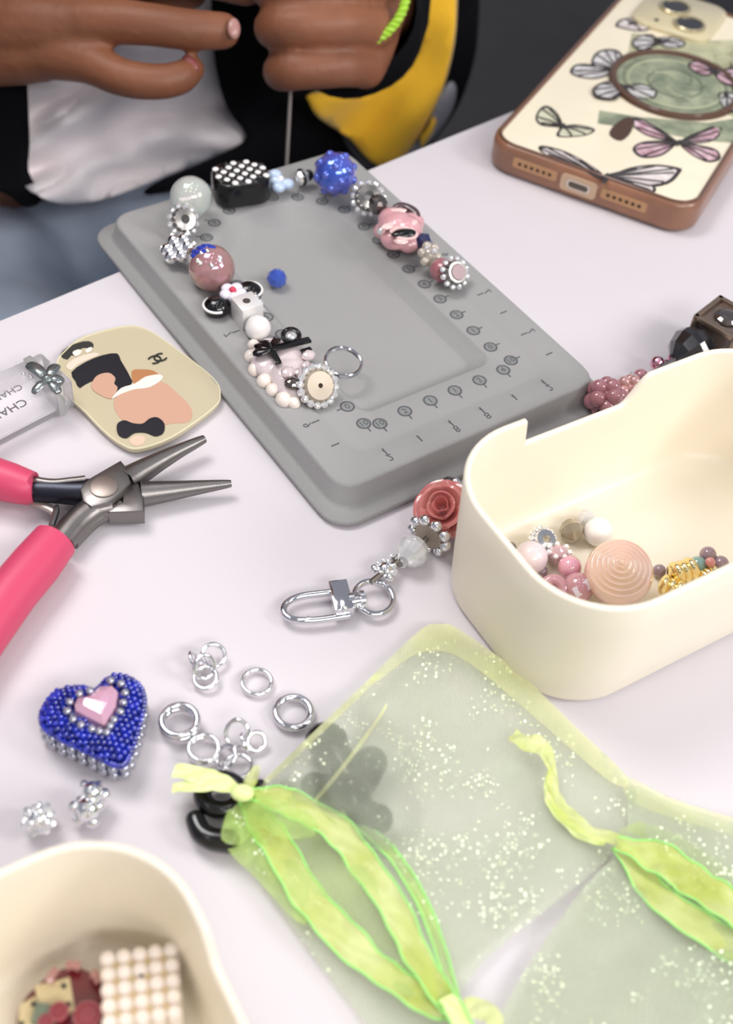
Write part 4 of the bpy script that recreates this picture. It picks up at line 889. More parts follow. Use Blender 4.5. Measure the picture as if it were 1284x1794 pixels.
# ------------------------------------------------------------------ heart bead
HP = smooth_loop([(166, 1206), (145, 1199), (115, 1202), (90, 1216), (74, 1240), (74, 1262), (90, 1279), (122, 1296), (160, 1314), (192, 1330), (212, 1334), (224, 1318), (235, 1288), (244, 1255), (250, 1225), (246, 1202), (230, 1186), (208, 1180), (185, 1186)], 2)
hw = [at(x, y, 9)[:2] for x, y in HP]; hc = Vector(at(168, 1252, 9)[:2])
ht = thing('heart_bead', (hc.x, hc.y, 0), 'blue beaded heart with a pink faceted heart stone and silver beads', 'bead')
G().prism([tuple(hc + (Vector(p) - hc) * .95) for p in hw], .8, 9.6, 2).build('heart_core', mat('dark blue core', '15206e', .4), ht)
blue_sb = mat('royal blue seed beads', '1c2fae', .12, 0, .1, coat=1, var=.45, vscale=400)
g = G(); n_ = len(hw)
def inpoly(x, y, P):
    c = False
    for i in range(len(P)):
        x1, y1 = P[i]; x2, y2 = P[i - 1]
        if (y1 > y) != (y2 > y) and x < (x2 - x1) * (y - y1) / (y2 - y1) + x1: c = not c
    return c
xs = [p[0] for p in hw]; ys = [p[1] for p in hw]; yy = min(ys); row = 0
gem_px = [(128, 1236), (134, 1223), (158, 1217), (176, 1201), (198, 1200), (209, 1212), (205, 1238), (184, 1274), (150, 1257), (130, 1246)]
gw = [at(x, y, 11)[:2] for x, y in gem_px]; gc = Vector(at(170, 1235, 11)[:2]); gwo = [tuple(gc + (Vector(p) - gc) * 1.1) for p in gw]
while yy < max(ys):
    x = min(xs) + (row % 2) * .75
    while x < max(xs):
        q = tuple(hc + (Vector((x, yy)) - hc) * 1.02)
        if inpoly(x, yy, hw) and not inpoly(x, yy, gwo):
            dmin = min(math.dist((x, yy), p) for p in hw); z = 8.6 + 1.3 * sst(0, 3, dmin)
            g.sphere((x + random.uniform(-.12, .12), yy + random.uniform(-.12, .12), z + random.uniform(-.15, .15)), .86, 7, 5)
        x += 1.5
    yy += 1.35; row += 1
for i in range(n_):
    for kk in range(2):
        for zz in (7.3,): p = Vector(hw[i]).lerp(Vector(hw[(i + 1) % n_]), kk / 2); p = hc + (p - hc) * 1.01; g.sphere((p.x, p.y, zz), .95, 7, 5)
so = g.build('seed_beads', blue_sb, ht); so['kind'] = 'stuff'
gm_ = G(); n2 = len(gw); vs = [Vector((p[0], p[1], 9.4)) for p in gw] + [Vector((*(gc + (Vector(p) - gc) * .93), 11.2)) for p in gw] + [Vector((*(gc + (Vector(p) - gc) * .55), 12.5)) for p in gw] + [Vector((gc.x, gc.y, 12.9))]
gm_.add(vs, [(i * n2 + k, i * n2 + (k + 1) % n2, (i + 1) * n2 + (k + 1) % n2, (i + 1) * n2 + k) for i in range(2) for k in range(n2)] + [(2 * n2 + k, 2 * n2 + (k + 1) % n2, 3 * n2) for k in range(n2)])
gm_.build('heart_stone', mat('pink crystal', 'e8b4cc', .08, .15, .15, 1.5, 1), ht, smooth=False)
sbm = proto_mesh('silver_bead', G().sphere((0, 0, 0), 1, 16, 10), mat('grey silver bead', 'b9bac6', .2, .85))
for x, y in ((122, 1230), (118, 1246), (128, 1260), (142, 1270), (161, 1277), (187, 1283), (200, 1261), (211, 1247), (216, 1231), (219, 1214), (212, 1198), (194, 1193), (158, 1211), (139, 1216), (193, 1272), (174, 1281)): piece('silver_bead', sbm, ht, at(x, y, 10.9), None, 7.6 * mmpp(x, y, 10))
for i in range(0, n_ * 3):
    p = Vector(hw[(i // 3) % n_]).lerp(Vector(hw[(i // 3 + 1) % n_]), (i % 3) / 3)
    HS = globals().setdefault('HS', []); p3 = hc + (p - hc) * .99
    if all((p3 - q).length > 2.55 for q in HS): HS.append(p3); piece('silver_bead', sbm, ht, (p3.x, p3.y, 4.6), None, 1.35); piece('silver_bead', sbm, ht, (p3.x, p3.y, 1.5), None, 1.3)

# ------------------------------------------------------------------ small silver beads
ball_cluster(68, 1434, 29, 0, 'silver rhinestone ball bead left of the little bear bead', 24, gem_me, silver)
t = thing('bear_bead', at(155, 1415), 'little silver teddy bear bead below the blue heart', 'bead')
bs_ = G().sphere(at(153, 1418, 4.2), 3.1, 16, 10); bs_.build('bear_body', silver, t); G().sphere(at(161, 1388, 5.6), 2.7, 16, 10).build('bear_head', silver, t)
for x, y, rr, nm in ((147, 1375, 1.1, 'ear'), (172, 1376, 1.1, 'ear'), (162, 1391, 1.2, 'muzzle'), (128, 1413, 1.2, 'arm'), (182, 1392, 1.5, 'arm'), (139, 1434, 1.5, 'foot'), (162, 1440, 1.5, 'foot'), (140, 1405, 1.3, 'arm'), (172, 1412, 1.3, 'arm')):
    G().sphere(at(x, y, 5.0 if nm != 'foot' else 2.4), rr * 1.1, 12, 8).build(nm, silver, t)
for x, y in ((160, 1383), (152, 1412), (160, 1425), (145, 1428), (167, 1400)): piece('rhinestone', gem_me, t, at(x, y, 7.5), None, .8)

# ------------------------------------------------------------------ jump rings
def jring(px, py, rp, wire, label, axis=(0, 0, 1), lift=0, coils=1, sc=(1, 1), name='jump_ring', group=None):
    ax = Vector(axis).normalized(); R = (rp) * mmpp(px, py, 1) - wire; tilt = math.sqrt(max(0, 1 - ax.z ** 2)); zc_ = wire + lift + R * tilt * .98; c = at(px, py, zc_)
    g = G(); g.torus(c, R, wire, ax, 48, 10, sc)
    if coils > 1: g.torus(c + ax * wire * 1.9, R, wire, ax, 48, 10, sc)
    return one(name, g, chrome if rp > 33 else silver, label, 'ring', group)
jring(450, 1195, 30, .65, 'thin silver jump ring alone between the chained rings and the wide ring')
jring(514, 1248, 38, 1.05, 'wide silver ring touching the black charm by the bag')
jring(315, 1268, 37, .9, 'double coiled silver ring nearest the blue heart', coils=2)
jring(357, 1314, 30, .6, 'small double silver ring just above the ribbon tail', coils=2)
jring(374, 1148, 24, .62, 'upper right jump ring of the four chained rings', (.25, -.3, .9), .8)
jring(343, 1158, 22, .6, 'left jump ring of the four chained rings', (.8, .3, .5), 0)
jring(358, 1168, 23, .62, 'upright jump ring in the middle of the four chained rings', (.45, -.65, .5), 1.0, sc=(1.15, .95))
jring(360, 1188, 24, .62, 'lowest jump ring of the four chained rings', (-.1, -.2, .95), .2)
jring(415, 1285, 25, .6, 'leaning jump ring at the top of the pile above the ribbon', (-.2, -.75, .6), .3, sc=(1.2, .95))
jring(430, 1300, 20, .55, 'jump ring in the middle of the pile, linked through the leaning one', (.85, .3, .35), .5)
jring(449, 1299, 20, .6, 'narrow jump ring at the right of the pile above the ribbon', (.35, -.55, .8), .3)
jring(416, 1342, 29, .6, 'largest jump ring of the pile, half beneath the lime ribbon', (0, .15, 1), .8)
jring(396, 1325, 24, .55, 'jump ring at the left of the pile next to the small double ring', (-.5, -.2, .7), 0)

# ------------------------------------------------------------------ black charms
def blobs(L, name, label, vox=.6):
    g = G()
    for (x, y, z, r, *s_) in L: g.sphere(at(x, y, z), r, 20, 14, s_[0] if s_ else (1, 1, 1))
    return one(name, remesh(g, vox, 5), black, label, 'charm')
def chain(pts, rs, z, n=8):
    P = smooth_path([at(x, y, z) for x, y in pts], n); m = len(P); return P, [rs[0] + (rs[-1] - rs[0]) * k / (m - 1) for k in range(m)]
g = G(); g.sphere(at(572, 1297, 4.6), 4.9, 20, 12, (1.15, 1, .9)); g.sphere(at(650, 1336, 4.6), 4.3); g.sphere(at(662, 1435, 4), 3.9); g.sphere(at(548, 1375, 3.4), 3.3); g.sphere(at(620, 1385, 4.5), 4.6)
for pts, rs in ((((572, 1297), (600, 1340), (620, 1385)), (4.2, 3.8)), (((650, 1336), (640, 1362), (620, 1385)), (3.8, 4)), (((620, 1385), (630, 1420), (662, 1435)), (4.2, 3.6)), (((620, 1385), (580, 1382), (548, 1375)), (3.6, 3.2))):
    P, R_ = chain(pts, rs, 4.3); g.tube(P, R_, 14)
one('black_charm', remesh(g, .55, 6), black, 'black glossy four lobed charm seen through the sheer bag', 'charm')
g = G(); g.torus(at(388, 1392, 3.6), 4.6, 2.3, (0, -.1, 1), 40, 14, (1.0, .85)); one('black_ring_charm', g, black, 'black glossy thick ring charm under the knotted ribbon tails', 'charm')
P, R_ = chain(((342, 1436), (352, 1458), (372, 1470), (400, 1474)), (2.4, 2.9), 3); g = G().tube(P, R_, 16); g.sphere(P[0], 2.4); g.sphere(P[-1], 2.9); one('black_curved_charm', g, black, 'black curved horn shaped charm left of the ruffled bag mouth', 'charm')
one('round_bead', G().sphere(at(456, 1376, 2), 1.6), black, 'tiny black bead at the left edge of the sheer bag', 'bead')

# ------------------------------------------------------------------ organza bags
org = organza('lime organza', 'dde3d0', .16, .36, .47)
orgh = organza('folded lime organza', 'fdffc0', .25, .55, .54)
orgd = organza('gathered lime organza', 'd4f28c', .3, .65, .56, 3)
rib = mat('lime satin ribbon', 'ebf3a4', .35, 0, alpha=.66, coat=.1, sheen=.4, col2='c9d45e', vscale=70, bump=.3, bscale=500)
ribp = mat('pale lime ribbon', 'eaf7a8', .35, sheen=.4, bump=.2, bscale=500)
ribe = mat('green ribbon edge', 'a6ec84', .5)
lump = [(at(572, 1297), 9.5, 8), (at(650, 1336), 9, 7), (at(662, 1435), 8, 6.5), (at(620, 1385), 9, 8), (at(548, 1375), 6.5, 6), (at(600, 1340), 9, 7)]
def clothz(p, seed, amp=1.5):
    z = .8 + amp * abs(noise.noise(Vector((p.x / 22, p.y / 22, seed)))) * 2 + .5 * noise.noise(Vector((p.x / 6, p.y / 6, seed + 5)))
    for q, hh, rr in lump: z = max(z, (hh + .9) * (1 - sst(rr * .75, rr * 2.2, math.hypot(p.x - q.x, p.y - q.y))))
    return z
def sheet(poly, m, name, par, seed, dz=0, amp=1.5, step=9, flat=False):
    def f(x, y):
        p = at(x, y, 3); z = clothz(p, seed, amp) + dz; q = at(x, y, z); return q
    return G().patch(smooth_loop(poly, 3), f, step).build(name, m, par, angle=180)
PA = [(738, 1102), (770, 1094), (800, 1100), (905, 1175), (1010, 1275), (1100, 1362), (1115, 1400), (1090, 1455), (1060, 1508), (985, 1572), (882, 1652), (815, 1725), (800, 1790), (790, 1880), (700, 1880), (640, 1794), (560, 1690), (480, 1580), (415, 1490), (390, 1452), (405, 1412), (450, 1378), (500, 1330), (560, 1272), (650, 1186)]
ba = thing('organza_bag', at(720, 1450), 'sheer lime organza bag over the black charm, its ribbon knotted at the left', 'bag')
sheet(PA, org, 'back_sheet', ba, 1, -.3)
sheet(PA, org, 'front_sheet', ba, 3, .9, 2.2)
sheet([(738, 1102), (770, 1094), (800, 1100), (905, 1175), (1010, 1275), (1100, 1362), (1078, 1375), (1000, 1312), (900, 1225), (820, 1160), (770, 1140), (720, 1150), (660, 1195), (650, 1186)], orgh, 'hem', ba, 3, 1.6, 2.2)
sheet([(650, 1186), (662, 1190), (560, 1288), (470, 1372), (450, 1378), (500, 1330), (560, 1272)], orgh, 'side_seam', ba, 3, 1.4, 2.2)
sheet([(676, 1232), (672, 1250), (610, 1338), (558, 1400), (553, 1397), (603, 1335), (664, 1252)], orgh, 'inner_seam', ba, 3, 1.8, 2.2)
PBp = [(1085, 1490), (1100, 1440), (1105, 1375), (1180, 1408), (1284, 1440), (1400, 1470), (1400, 1880), (850, 1880), (872, 1794), (925, 1692), (1021, 1557)]
bb = thing('organza_bag', at(1200, 1650), 'second sheer lime organza bag in the lower right corner with wide ribbons', 'bag')
sheet(PBp, org, 'back_sheet', bb, 11, -.2); sheet(PBp, org, 'front_sheet', bb, 13, 1.0, 2.2); sheet([(x, y) for x, y in PBp], org, 'middle_sheet', bb, 17, 2.4, 3)
sheet([(1100, 1362), (1180, 1400), (1284, 1432), (1400, 1465), (1400, 1490), (1284, 1462), (1170, 1430), (1100, 1400)], orgh, 'hem', bb, 13, 1.6)
def ribbon(pts, wd, par, name='ribbon', m=rib, z=4.0, wave=.8, edges=True, seed=0, mid=None):
    P = smooth_path([(x, y, zz if len(q) > 2 else z) for q in pts for x, y, zz in [((q[0], q[1], q[2]) if len(q) > 2 else (q[0], q[1], z))]], 10)
    P = [at(p.x, p.y, p.z) for p in P]; n = len(P); g = G(); vs = []; e1 = []; e2 = []; W = wd if isinstance(wd, (list, tuple)) else None
    K = 7
    for i, p in enumerate(P):
        t_ = (P[min(i + 1, n - 1)] - P[max(i - 1, 0)]).normalized(); sd = t_.cross(Vector((0, 0, 1))).normalized(); f = i / (n - 1)
        if W: kf = f * (len(W) - 1); a = int(min(kf, len(W) - 2)); ww = W[a] + (W[a + 1] - W[a]) * (kf - a)
        else: ww = wd
        tw = .5 * noise.noise(Vector((i * .11, seed, 0)))
        for k in range(K):
            u = (k / (K - 1) - .5) * 2; zz = wave * math.sin(u * 3.2 + i * .35 + seed) * .6 + wave * .8 * noise.noise(Vector((i * .25, u * 1.5, seed))) + u * tw * ww
            q = p + sd * u * ww * (1 + .05 * math.sin(i * .9)) + Vector((0, 0, zz)); q.z = max(q.z, 1.2); vs.append(q)
        e1.append(vs[-K] + Vector((0, 0, .15))); e2.append(vs[-1] + Vector((0, 0, .15)))
    fs = [(i * K + k, i * K + k + 1, (i + 1) * K + k + 1, (i + 1) * K + k) for i in range(n - 1) for k in range(K - 1)]
    g.add(vs, fs); o = g.build(name, m, par, angle=180)
    if edges: G().tube(e1, .28, 6).build('ribbon_edge', ribe, o); G().tube(e2, .28, 6).build('ribbon_edge', ribe, o)
    return o
ribbon([(425, 1388), (480, 1400), (540, 1420), (600, 1465), (650, 1530), (700, 1610), (740, 1690), (790, 1770)], [1.2, 3.0, 3.6, 3.5, 3.3, 3.2, 3.0, 2.0], ba, z=7, seed=1, wave=1.0)
ribbon([(425, 1395), (455, 1435), (490, 1490), (540, 1570), (600, 1640), (670, 1700), (740, 1752), (790, 1775)], [1.2, 3.2, 3.6, 3.6, 3.6, 3.2, 2.6, 1.6], ba, z=5, seed=4, wave=1.0)
ribbon([(600, 1420), (680, 1490), (740, 1580), (775, 1680), (800, 1760)], [1.0, 1.4, 1.4, 1.2, 1], ba, z=5, seed=7, m=orgd)
ribbon([(785, 1745), (800, 1780), (840, 1850), (870, 1900)], [2.2, 2.0, 2.6, 2.6], ba, z=8, seed=8, m=ribp)
ribbon([(800, 1790), (830, 1765), (862, 1780), (865, 1815)], [1.6, 2.4, 2.2, 1.4], ba, z=6, seed=9, m=rib, edges=False)
ribbon([(425, 1388, 8), (390, 1372, 9), (350, 1358, 8.5), (304, 1350, 7.5)], [1.0, 2.2, 2.7, 1.7], ba, 'ribbon_tail', ribp, seed=2, edges=False, wave=.6)
ribbon([(420, 1388, 8.5), (385, 1376, 9.5), (345, 1376, 9), (302, 1380, 7)], [.9, 1.6, 1.8, 1.2], ba, 'ribbon_tail', ribp, seed=3, edges=False, wave=.5)
G().sphere(at(424, 1389, 9), 2.4, 14, 10, (1.2, .9, .8)).build('ribbon_knot', ribp, ba)
ribbon([(424, 1388, 8.5), (440, 1366, 6), (452, 1340, 2.5)], [.9, 1.6, .6], ba, 'ribbon_tail', rib, seed=6, edges=False)
sheet([(425, 1388), (470, 1395), (540, 1425), (560, 1460), (500, 1470), (455, 1450), (420, 1480), (388, 1470), (395, 1430), (410, 1405)], orgd, 'gathered_mouth', ba, 21, 4.2, 5, 7)
sheet([(395, 1440), (440, 1445), (480, 1500), (540, 1600), (520, 1615), (450, 1540), (400, 1490)], orgd, 'gathered_mouth', ba, 23, 2.5, 3, 7)
sheet([(430, 1390), (500, 1392), (600, 1450), (700, 1590), (790, 1760), (740, 1760), (620, 1690), (520, 1580), (450, 1460)], organza('channel organza', 'd8ec9c', .2, .42, .56), 'drawstring_channel', ba, 27, 1.8, 3, 9)
ribbon([(897, 1287, 5), (925, 1300, 6.5), (953, 1312, 6), (966, 1345, 5), (970, 1385, 5), (990, 1425, 5), (1030, 1452, 5.5), (1080, 1474, 7)], [1.9, 2.7, 2.3, 1.1, 1.6, 2.2, 2.0, 1.6], bb, 'ribbon', rib, seed=12, edges=False)
ribbon([(966, 1345), (960, 1380), (972, 1418), (1010, 1455), (1060, 1478)], [.7, 1.0, 1.4, 1.3, 1.0], bb, 'ribbon', ribp, z=4, seed=15, edges=False)
ribbon([(1080, 1474), (1140, 1500), (1200, 1530), (1260, 1575), (1350, 1640)], [1.6, 4.0, 4.4, 4.4, 4.6], bb, z=7, seed=13, wave=1.4)
ribbon([(1080, 1480), (1130, 1540), (1190, 1600), (1284, 1655), (1360, 1700)], [1.4, 3.2, 3.6, 3.8, 4.0], bb, z=5, seed=16, wave=1.2)
sheet([(1078, 1470), (1120, 1440), (1200, 1470), (1290, 1530), (1390, 1600), (1390, 1760), (1280, 1680), (1170, 1600), (1110, 1540)], MATS['channel organza'], 'drawstring_channel', bb, 31, 2, 3, 9)

# ------------------------------------------------------------------ person
DN = 147.0                                 # belly distance from the table edge
SM = (at(250, 300, -40) - EA).dot(TE)
def hitn(px_, py_, off=0, k=.0016):
    """point of the curved front of the torso seen at a pixel"""
    r = ray(px_, py_); o = CAM - EA; a0 = o.dot(TN); b0 = r.dot(TN); s0 = o.dot(TE) - SM; s1 = r.dot(TE)
    A = -k * s1 * s1; B = b0 - 2 * k * s0 * s1; C = a0 - DN - off - k * s0 * s0
    if abs(A) < 1e-9: t_ = -C / B
    else:
        D_ = max(0, B * B - 4 * A * C); rts = [(-B + math.sqrt(D_)) / (2 * A), (-B - math.sqrt(D_)) / (2 * A)]; rts = [x for x in rts if x > 0] or [600]; t_ = min(rts)
    return CAM + r * min(t_, 1100)
pz = tl(SM, DN + 110, -300)
per = thing('person', (pz.x, pz.y, -560), 'person in a black and yellow jacket over a white shirt threading cord with both hands', 'person')
def X(s_, n_, z): return EA + TE * (SM + s_) + TN * n_ + Vector((0, 0, z))
bg = G()
def limb(pts, rs, n=16, k=6):
    P = smooth_path(pts, k); m = len(P); L = len(rs) - 1
    R_ = []
    for i in range(m):
        f = i / (m - 1) * L; a = min(int(f), L - 1); R_.append(rs[a] + (rs[a + 1] - rs[a]) * (f - a))
    bg.tube(P, R_, n)
    for i in (0, m - 1): bg.sphere(P[i], R_[i], n, 10)
cn = DN + 105
bg.sphere(X(0, cn, -40), 100, 24, 16, (1.25, .85, .9), Matrix.Rotation(math.atan2(TE.y, TE.x), 3, 'Z'))
bg.sphere(X(0, cn, 90), 100, 24, 16, (1.15, .75, 1.5), Matrix.Rotation(math.atan2(TE.y, TE.x), 3, 'Z'))
bg.sphere(X(0, cn, 240), 100, 24, 16, (1.45, .75, 1.0), Matrix.Rotation(math.atan2(TE.y, TE.x), 3, 'Z'))
limb([X(0, cn, 300), X(0, cn - 5, 360), X(0, cn - 15, 400)], [52, 46, 46])
bg.sphere(X(0, cn - 20, 455), 78, 24, 18, (.95, 1.08, 1.3)); bg.sphere(X(0, cn - 105, 440), 13, 12, 8, (1, 1.3, 1.6))
for d in (-1, 1): bg.sphere(X(76 * d, cn - 15, 450), 16, 12, 8, (.5, 1, 1.5)); bg.sphere(X(28 * d, cn - 88, 465), 14, 12, 8)
bg.sphere(X(0, cn - 92, 405), 20, 12, 8, (1.3, .6, .45))
# arms
WR = dep(-170, 40, 505); WLh = dep(640, -10, 515)
limb([X(-150, cn, 300), X(-215, cn - 20, 150), X(-235, cn - 60, 40), (X(-235, cn - 60, 40) + WR) / 2 + Vector((0, 0, 5)), WR], [52, 46, 42, 34, 25])
limb([X(150, cn, 300), X(205, cn + 10, 215), X(195, cn - 25, 140), (X(195, cn - 25, 140) + WLh) / 2, WLh], [52, 46, 40, 32, 24])
def D(*a): return [dep(*q) for q in a]
# hand at the image left: back of the hand, ring and little finger towards the right
bg.sphere(dep(-20, 45, 492), 26, 20, 12, (1.2, .9, .9))
limb(D((-170, 40, 505), (-90, 70, 495), (0, 85, 487), (70, 95, 480)), [24, 19, 15, 11])
limb(D((-170, 30, 505), (-60, 40, 490), (50, 48, 478), (120, 45, 472)), [24, 19, 15, 11])
limb(D((-170, 10, 505), (-60, 5, 495), (60, 0, 484), (140, -15, 480)), [24, 19, 14, 10.5])
limb(D((-150, -10, 510), (-40, -30, 500), (80, -50, 495), (160, -60, 490)), [22, 17, 13, 10])
limb(D((60, 92, 480), (150, 108, 472), (215, 136, 468), (275, 143, 468), (315, 136, 470), (336, 121, 474)), [10.5, 8.4, 7.3, 6.9, 6.5, 5.2])
limb(D((100, 45, 473), (190, 38, 467), (260, 43, 465), (330, 52, 466), (390, 54, 469)), [10.6, 8.8, 8.1, 7.8, 7.0])
limb(D((130, -15, 480), (230, -45, 476), (330, -48, 476), (430, -22, 480)), [10.5, 9.2, 8.6, 7.2])
limb(D((150, -60, 490), (250, -95, 486), (350, -95, 486), (440, -50, 490)), [10, 9, 8.4, 7])
limb(D((-60, -10, 520), (80, 10, 515), (220, 0, 508), (330, -20, 500)), [16, 12, 10, 8.5])
# hand at the image right: closed fist, finger backs stacked in rows
limb(D((640, -10, 515), (632, 10, 502), (628, 40, 492)), [21, 20, 17])
for (y0, y1, dd, rr, xe, xm) in ((-95, -92, -2, 7.8, 500, 637), (-26, -24, -4, 8.1, 482, 651), (48, 46, -1, 8.2, 487, 649), (118, 122, 7, 7.9, 500, 635)):
    limb(D((xm + 5, y0, 484 + dd), (600, (y0 + y1) / 2 - 2, 472 + dd), (530, y1, 468 + dd), (xe, y1 + 2, 472 + dd), (xe - 4, y1 + 4, 484 + dd), (xe + 40, y1 + 2, 494 + dd), (xe + 75, y1, 494 + dd)), [rr * 1.05, rr, rr, rr * 1.03, rr * .95, rr * .88, rr * .8])
    limb(D((xm + 5, y0, 484 + dd), (660, 10 + y0 * .3, 500), (640, 0, 515)), [rr * 1.1, rr * 1.3, 19])
limb(D((620, -60, 505), (560, -100, 490), (500, -90, 478), (460, -50, 474)), [13, 11, 9.5, 8])
bg.sphere(dep(600, 30, 505), 20, 18, 12, (1, 1, 1))
remesh(bg, 1.5, 2).build('body', skin, per, angle=180)
q = dep(403, 50, 462); vd = (CAM - q).normalized(); G().sphere(q + c2w(Vector((1.5, 0, 0))), 4.2, 16, 10, (.55, 1.0, .5), Matrix((c2w(Vector((1, 0, 0))), c2w(Vector((0, -1, 0))), c2w(Vector((-.5, 0, -1))).normalized())).transposed()).build('fingernail', nailm, per)
q = dep(334, 112, 469); G().sphere(q, 3.6, 14, 9, (1.2, .7, .5), Matrix((c2w(Vector((.7, .7, 0))), c2w(Vector((.7, -.7, 0))), c2w(Vector((0, 0, -1))))).transposed()).build('fingernail', mat('dark pink nail', '8a4a48', .35), per)
# shirt
shm = mat('white jersey shirt', 'f2eaec', .8, sheen=.3, bump=.1, bscale=300)
def shirt_fn(x, y):
    fold = 11 * math.sin((y - .28 * (x - 230) ** 2 / 230 + .35 * x) / 17.0) * sst(120, 200, y) * (.6 + .4 * noise.noise(Vector((x / 70, y / 70, 3)))) + 9 * noise.noise(Vector((x / 90, y / 50, 1))) + 18 * sst(300, 350, y)
    return hitn(x, y, -fold - 4)
G().patch(smooth_loop([(-10, -160), (440, -160), (430, 0), (420, 120), (440, 200), (450, 250), (330, 292), (210, 340), (130, 358), (70, 345), (30, 300), (20, 150), (10, 0)], 3), shirt_fn, 14, TN * 6).build('shirt', shm, per, angle=180)
# jacket panels
jk = mat('black jacket cloth', '07070b', .9, spec=.2, bump=.2, bscale=200); yl = mat('yellow fleece', 'ffc52a', .85, sheen=.4, bump=.3, bscale=400); gj = mat('grey trim cloth', '9a9aa2', .8)
def hitr(x, y, off=0):
    if x <= 430: return hitn(x, y, off)
    d0 = depth_of(hitn(430, min(y, 330), off)); return dep(x, y, d0 + (x - 430) * .13 + 6 * math.sin(x / 37 + y / 60))
fr_ = lambda off, a=5: (lambda x, y: hitr(x, y, off - a * noise.noise(Vector((x / 80, y / 80, 9)))))
AW = Vector((.15, .93, -.3))
fj = lambda off, a=5: (lambda x, y: hitn(x, y, off - a * noise.noise(Vector((x / 80, y / 80, 9)))))
G().patch(smooth_loop([(-420, -260), (20, -260), (46, -60), (42, 60), (48, 150), (52, 250), (50, 300), (72, 340), (66, 358), (40, 362), (5, 338), (-80, 320), (-250, 300), (-420, 200)], 3), fj(-16), 22, TN * 7).build('jacket_front', jk, per, angle=180)
G().patch(smooth_loop([(400, -260), (372, -60), (372, 60), (380, 130), (398, 190), (430, 238), (405, 262), (340, 292), (262, 326), (262, 342), (360, 325), (480, 318), (560, 330), (690, 330), (750, 260), (800, 190), (828, 110), (836, 40), (838, -60), (838, -260)], 3), fr_(-16), 20, AW * 7).build('jacket_front', jk, per, angle=180)
G().patch(smooth_loop([(770, -120), (745, 0), (735, 70), (700, 125), (640, 160), (545, 165), (542, 180), (560, 208), (610, 240), (650, 282), (690, 292), (735, 235), (772, 160), (792, 80), (798, 0), (802, -120)], 3), fr_(-26), 18, AW * 8).build('yellow_panel', yl, per, angle=180)
G().patch(smooth_loop([(690, 292), (715, 265), (745, 228), (772, 165), (788, 145), (797, 160), (790, 195), (765, 235), (725, 275)], 3), fr_(-24), 14, AW * 6).build('grey_trim', gj, per, angle=180)
G().patch([(736, 240), (750, 222), (758, 205), (764, 214), (755, 238), (738, 262)], fr_(-28), 14, AW * 3).build('yellow_stripe', yl, per, angle=180)
G().patch(smooth_loop([(596, 232), (612, 244), (655, 286), (650, 300), (620, 275)], 2), fr_(-20), 14, AW * 3).build('grey_trim', mat('dark grey trim', '4a4a50', .8), per, angle=180)
# the jacket's back and sleeves
g = G(); vs = []; fs = []; nz = 12; na = 30
for j in range(nz + 1):
    for i in range(na + 1):
        a = math.radians(-25 + 230 * i / na); z = -110 + 430 * j / nz; ra = 150 + 12 * math.sin(j) ; vs.append(X(ra * 1.08 * math.cos(a) * (1 - .25 * sst(250, 330, z)), cn + 5 + 100 * math.sin(a), z))
fs = [(j * (na + 1) + i, j * (na + 1) + i + 1, (j + 1) * (na + 1) + i + 1, (j + 1) * (na + 1) + i) for j in range(nz) for i in range(na)]
g.add(vs, fs).build('jacket_back', jk, per, angle=180)
def sleeve(pts, rs, m, name):
    P = smooth_path(pts, 6); n = len(P); L = len(rs) - 1; R_ = []
    for i in range(n):
        f = i / (n - 1) * L; a = min(int(f), L - 1); R_.append(rs[a] + (rs[a + 1] - rs[a]) * (f - a) + (1.5 * math.sin(i * 1.3)) * (1 if 1 < i < n - 2 else 0))
    g = G(); g.tube(P, R_, 28, cap=False); return g.build(name, m, per, angle=180)
c1 = dep(606, 18, 506); sleeve([c1, dep(622, -20, 530), X(195, cn - 35, 142), X(208, cn + 8, 218), X(150, cn, 305)], [30.5, 33, 44, 50, 58], jk, 'sleeve')
g = G(); g.tube([c1, c1 + (dep(622, -20, 540) - c1) * .25], [30.8, 31.8], 32, cap=False); g.tube([c1, c1 + (dep(622, -20, 540) - c1) * .25], [26, 26], 32, cap=False); g.build('cuff', jk, per)
sleeve([dep(-190, 40, 512), X(-235, cn - 60, 40), X(-218, cn - 15, 160), X(-150, cn, 305)], [33, 50, 55, 60], jk, 'sleeve')
# lime twisted bracelet
bc = dep(633, -8, 479); B = Matrix((c2w(Vector((1, 0, -.28))).normalized(), c2w(Vector((0, 1, .1))).normalized(), c2w(Vector((-.28, 0, -1))).normalized())).transposed(); g = G()
for ph_ in (0, PI):
    g.tube([bc + B @ Vector(((18.7 + .9 * math.cos(a * 26 + ph_)) * math.cos(a), (18.7 + .9 * math.cos(a * 26 + ph_)) * math.sin(a), .9 * math.sin(a * 26 + ph_))) for a in [2 * PI * k / 240 for k in range(240)]], 1.2, 6, True)
g.build('bracelet', mat('lime cord', 'a8d63e', .5), per)
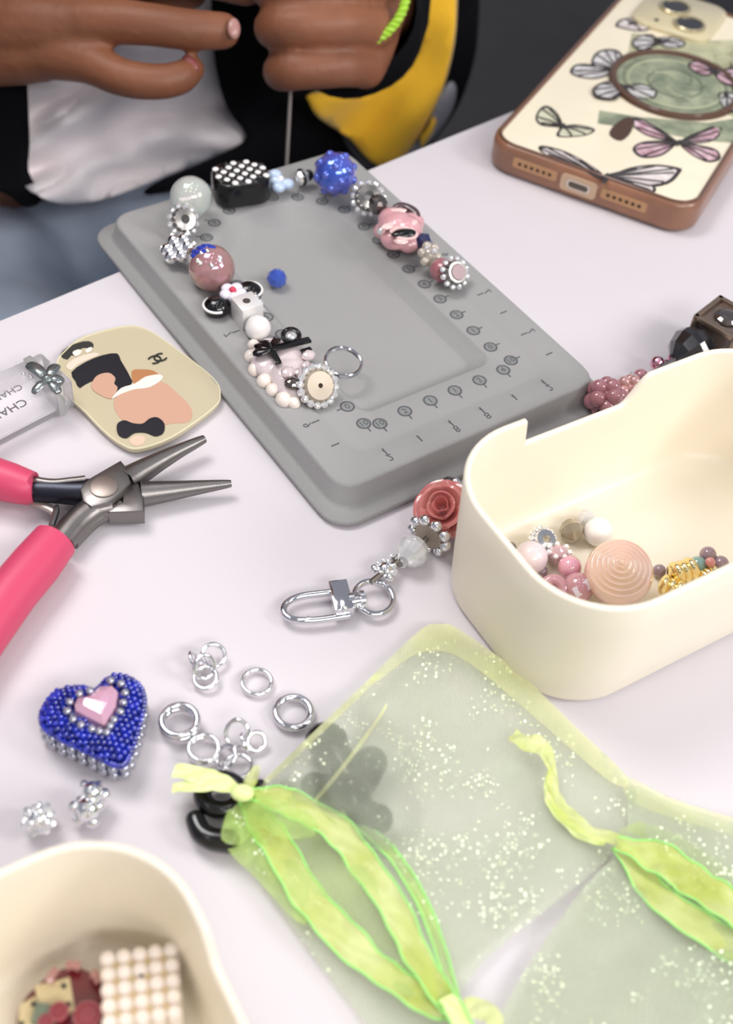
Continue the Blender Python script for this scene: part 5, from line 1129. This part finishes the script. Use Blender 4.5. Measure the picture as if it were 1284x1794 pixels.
# jeans: lap and thighs
jn = mat('faded blue denim', 'aec0d8', .85, bump=.2, bscale=500, var=.3, vscale=14, col2='cbd8ea')
g = G()
for d in (-1, 1):
    g.tube(smooth_path([X(60 * d, cn + 20, -165), X(72 * d, cn - 70, -172), X(84 * d, 30, -180), X(90 * d, -170, -180)], 6), [84] * 7 + [76] * 6 + [66] * 6, 24)
    g.sphere(X(90 * d, -170, -180), 64, 20, 12); g.tube([X(90 * d, -170, -180), X(95 * d, -165, -400), X(100 * d, -160, -690)], [62, 52, 46], 20)
g.sphere(X(0, cn + 20, -165), 100, 24, 14, (1.4, 1.0, .8)); g.sphere(X(-120, 20, -180), 70, 20, 12, (1, 1.2, 1)); jg = remesh(g, 6, 4)
for v in jg.v: v += Vector((0, 0, 1)) * 5 * noise.noise(v / 45) + Vector((0, 0, 1)) * 3 * math.sin((v.x + v.y * .6) / 16) * noise.noise(v / 80)
jg.build('jeans', jn, per, angle=180)
for d in (-1, 1): G().sphere(X(100 * d, -190, -705), 45, 18, 12, (.9, 1.5, .75)).build('shoe', mat('dark shoe', '222226', .6), per)
# cord held in the fist and hanging down
a_ = dep(509, 160, 492); one('elastic_cord', G().tube([a_ + (dep(500, 60, 484) - a_), a_, a_ + Vector((-.6, 0, -35)), a_ + Vector((0, 0, -75))], .75, 8), mat('clear elastic', 'b8b0ac', .3, 0, .3), 'thin clear elastic cord hanging from the closed hand behind the board', 'cord')
# the chair the person sits on
ch = thing('chair', X(0, cn + 20, -740), 'dark chair under the seated person beyond the table', 'chair')
G().box(X(0, cn + 30, -268), (TE, TN, (0, 0, 1)), (200, 150, 12)).build('seat', mat('dark chair shell', '2a2a2e', .6), ch, bevel=6)
for a, b in ((-1, -1), (1, -1), (-1, 1), (1, 1)): G().tube([X(170 * a, cn + 30 + 130 * b, -740), X(160 * a, cn + 30 + 120 * b, -278)], 11, 12).build('leg', darksteel, ch)

# ------------------------------------------------------------------ repeats share a group
GROUPS = {'jump_ring': 'silver jump rings scattered beside the blue heart', 'gold_bead': 'gold beads in the cream tray', 'bead_tray': 'cream plastic bead trays',
          'organza_bag': 'sheer lime organza bags', 'berry_bead': 'rose berry beads of the finished strand', 'rondelle_bead': 'silver rhinestone rondelles', 'window_bead': 'rose beads with lilac windows in the tray'}
for o in list(COL.objects):
    if o.parent is None and o.get('label'):
        k = o.name.split('.')[0]
        if k in GROUPS: o['group'] = GROUPS[k]
        elif 'mauve' in o['label']: o['group'] = 'mauve glass beads in the cream tray'
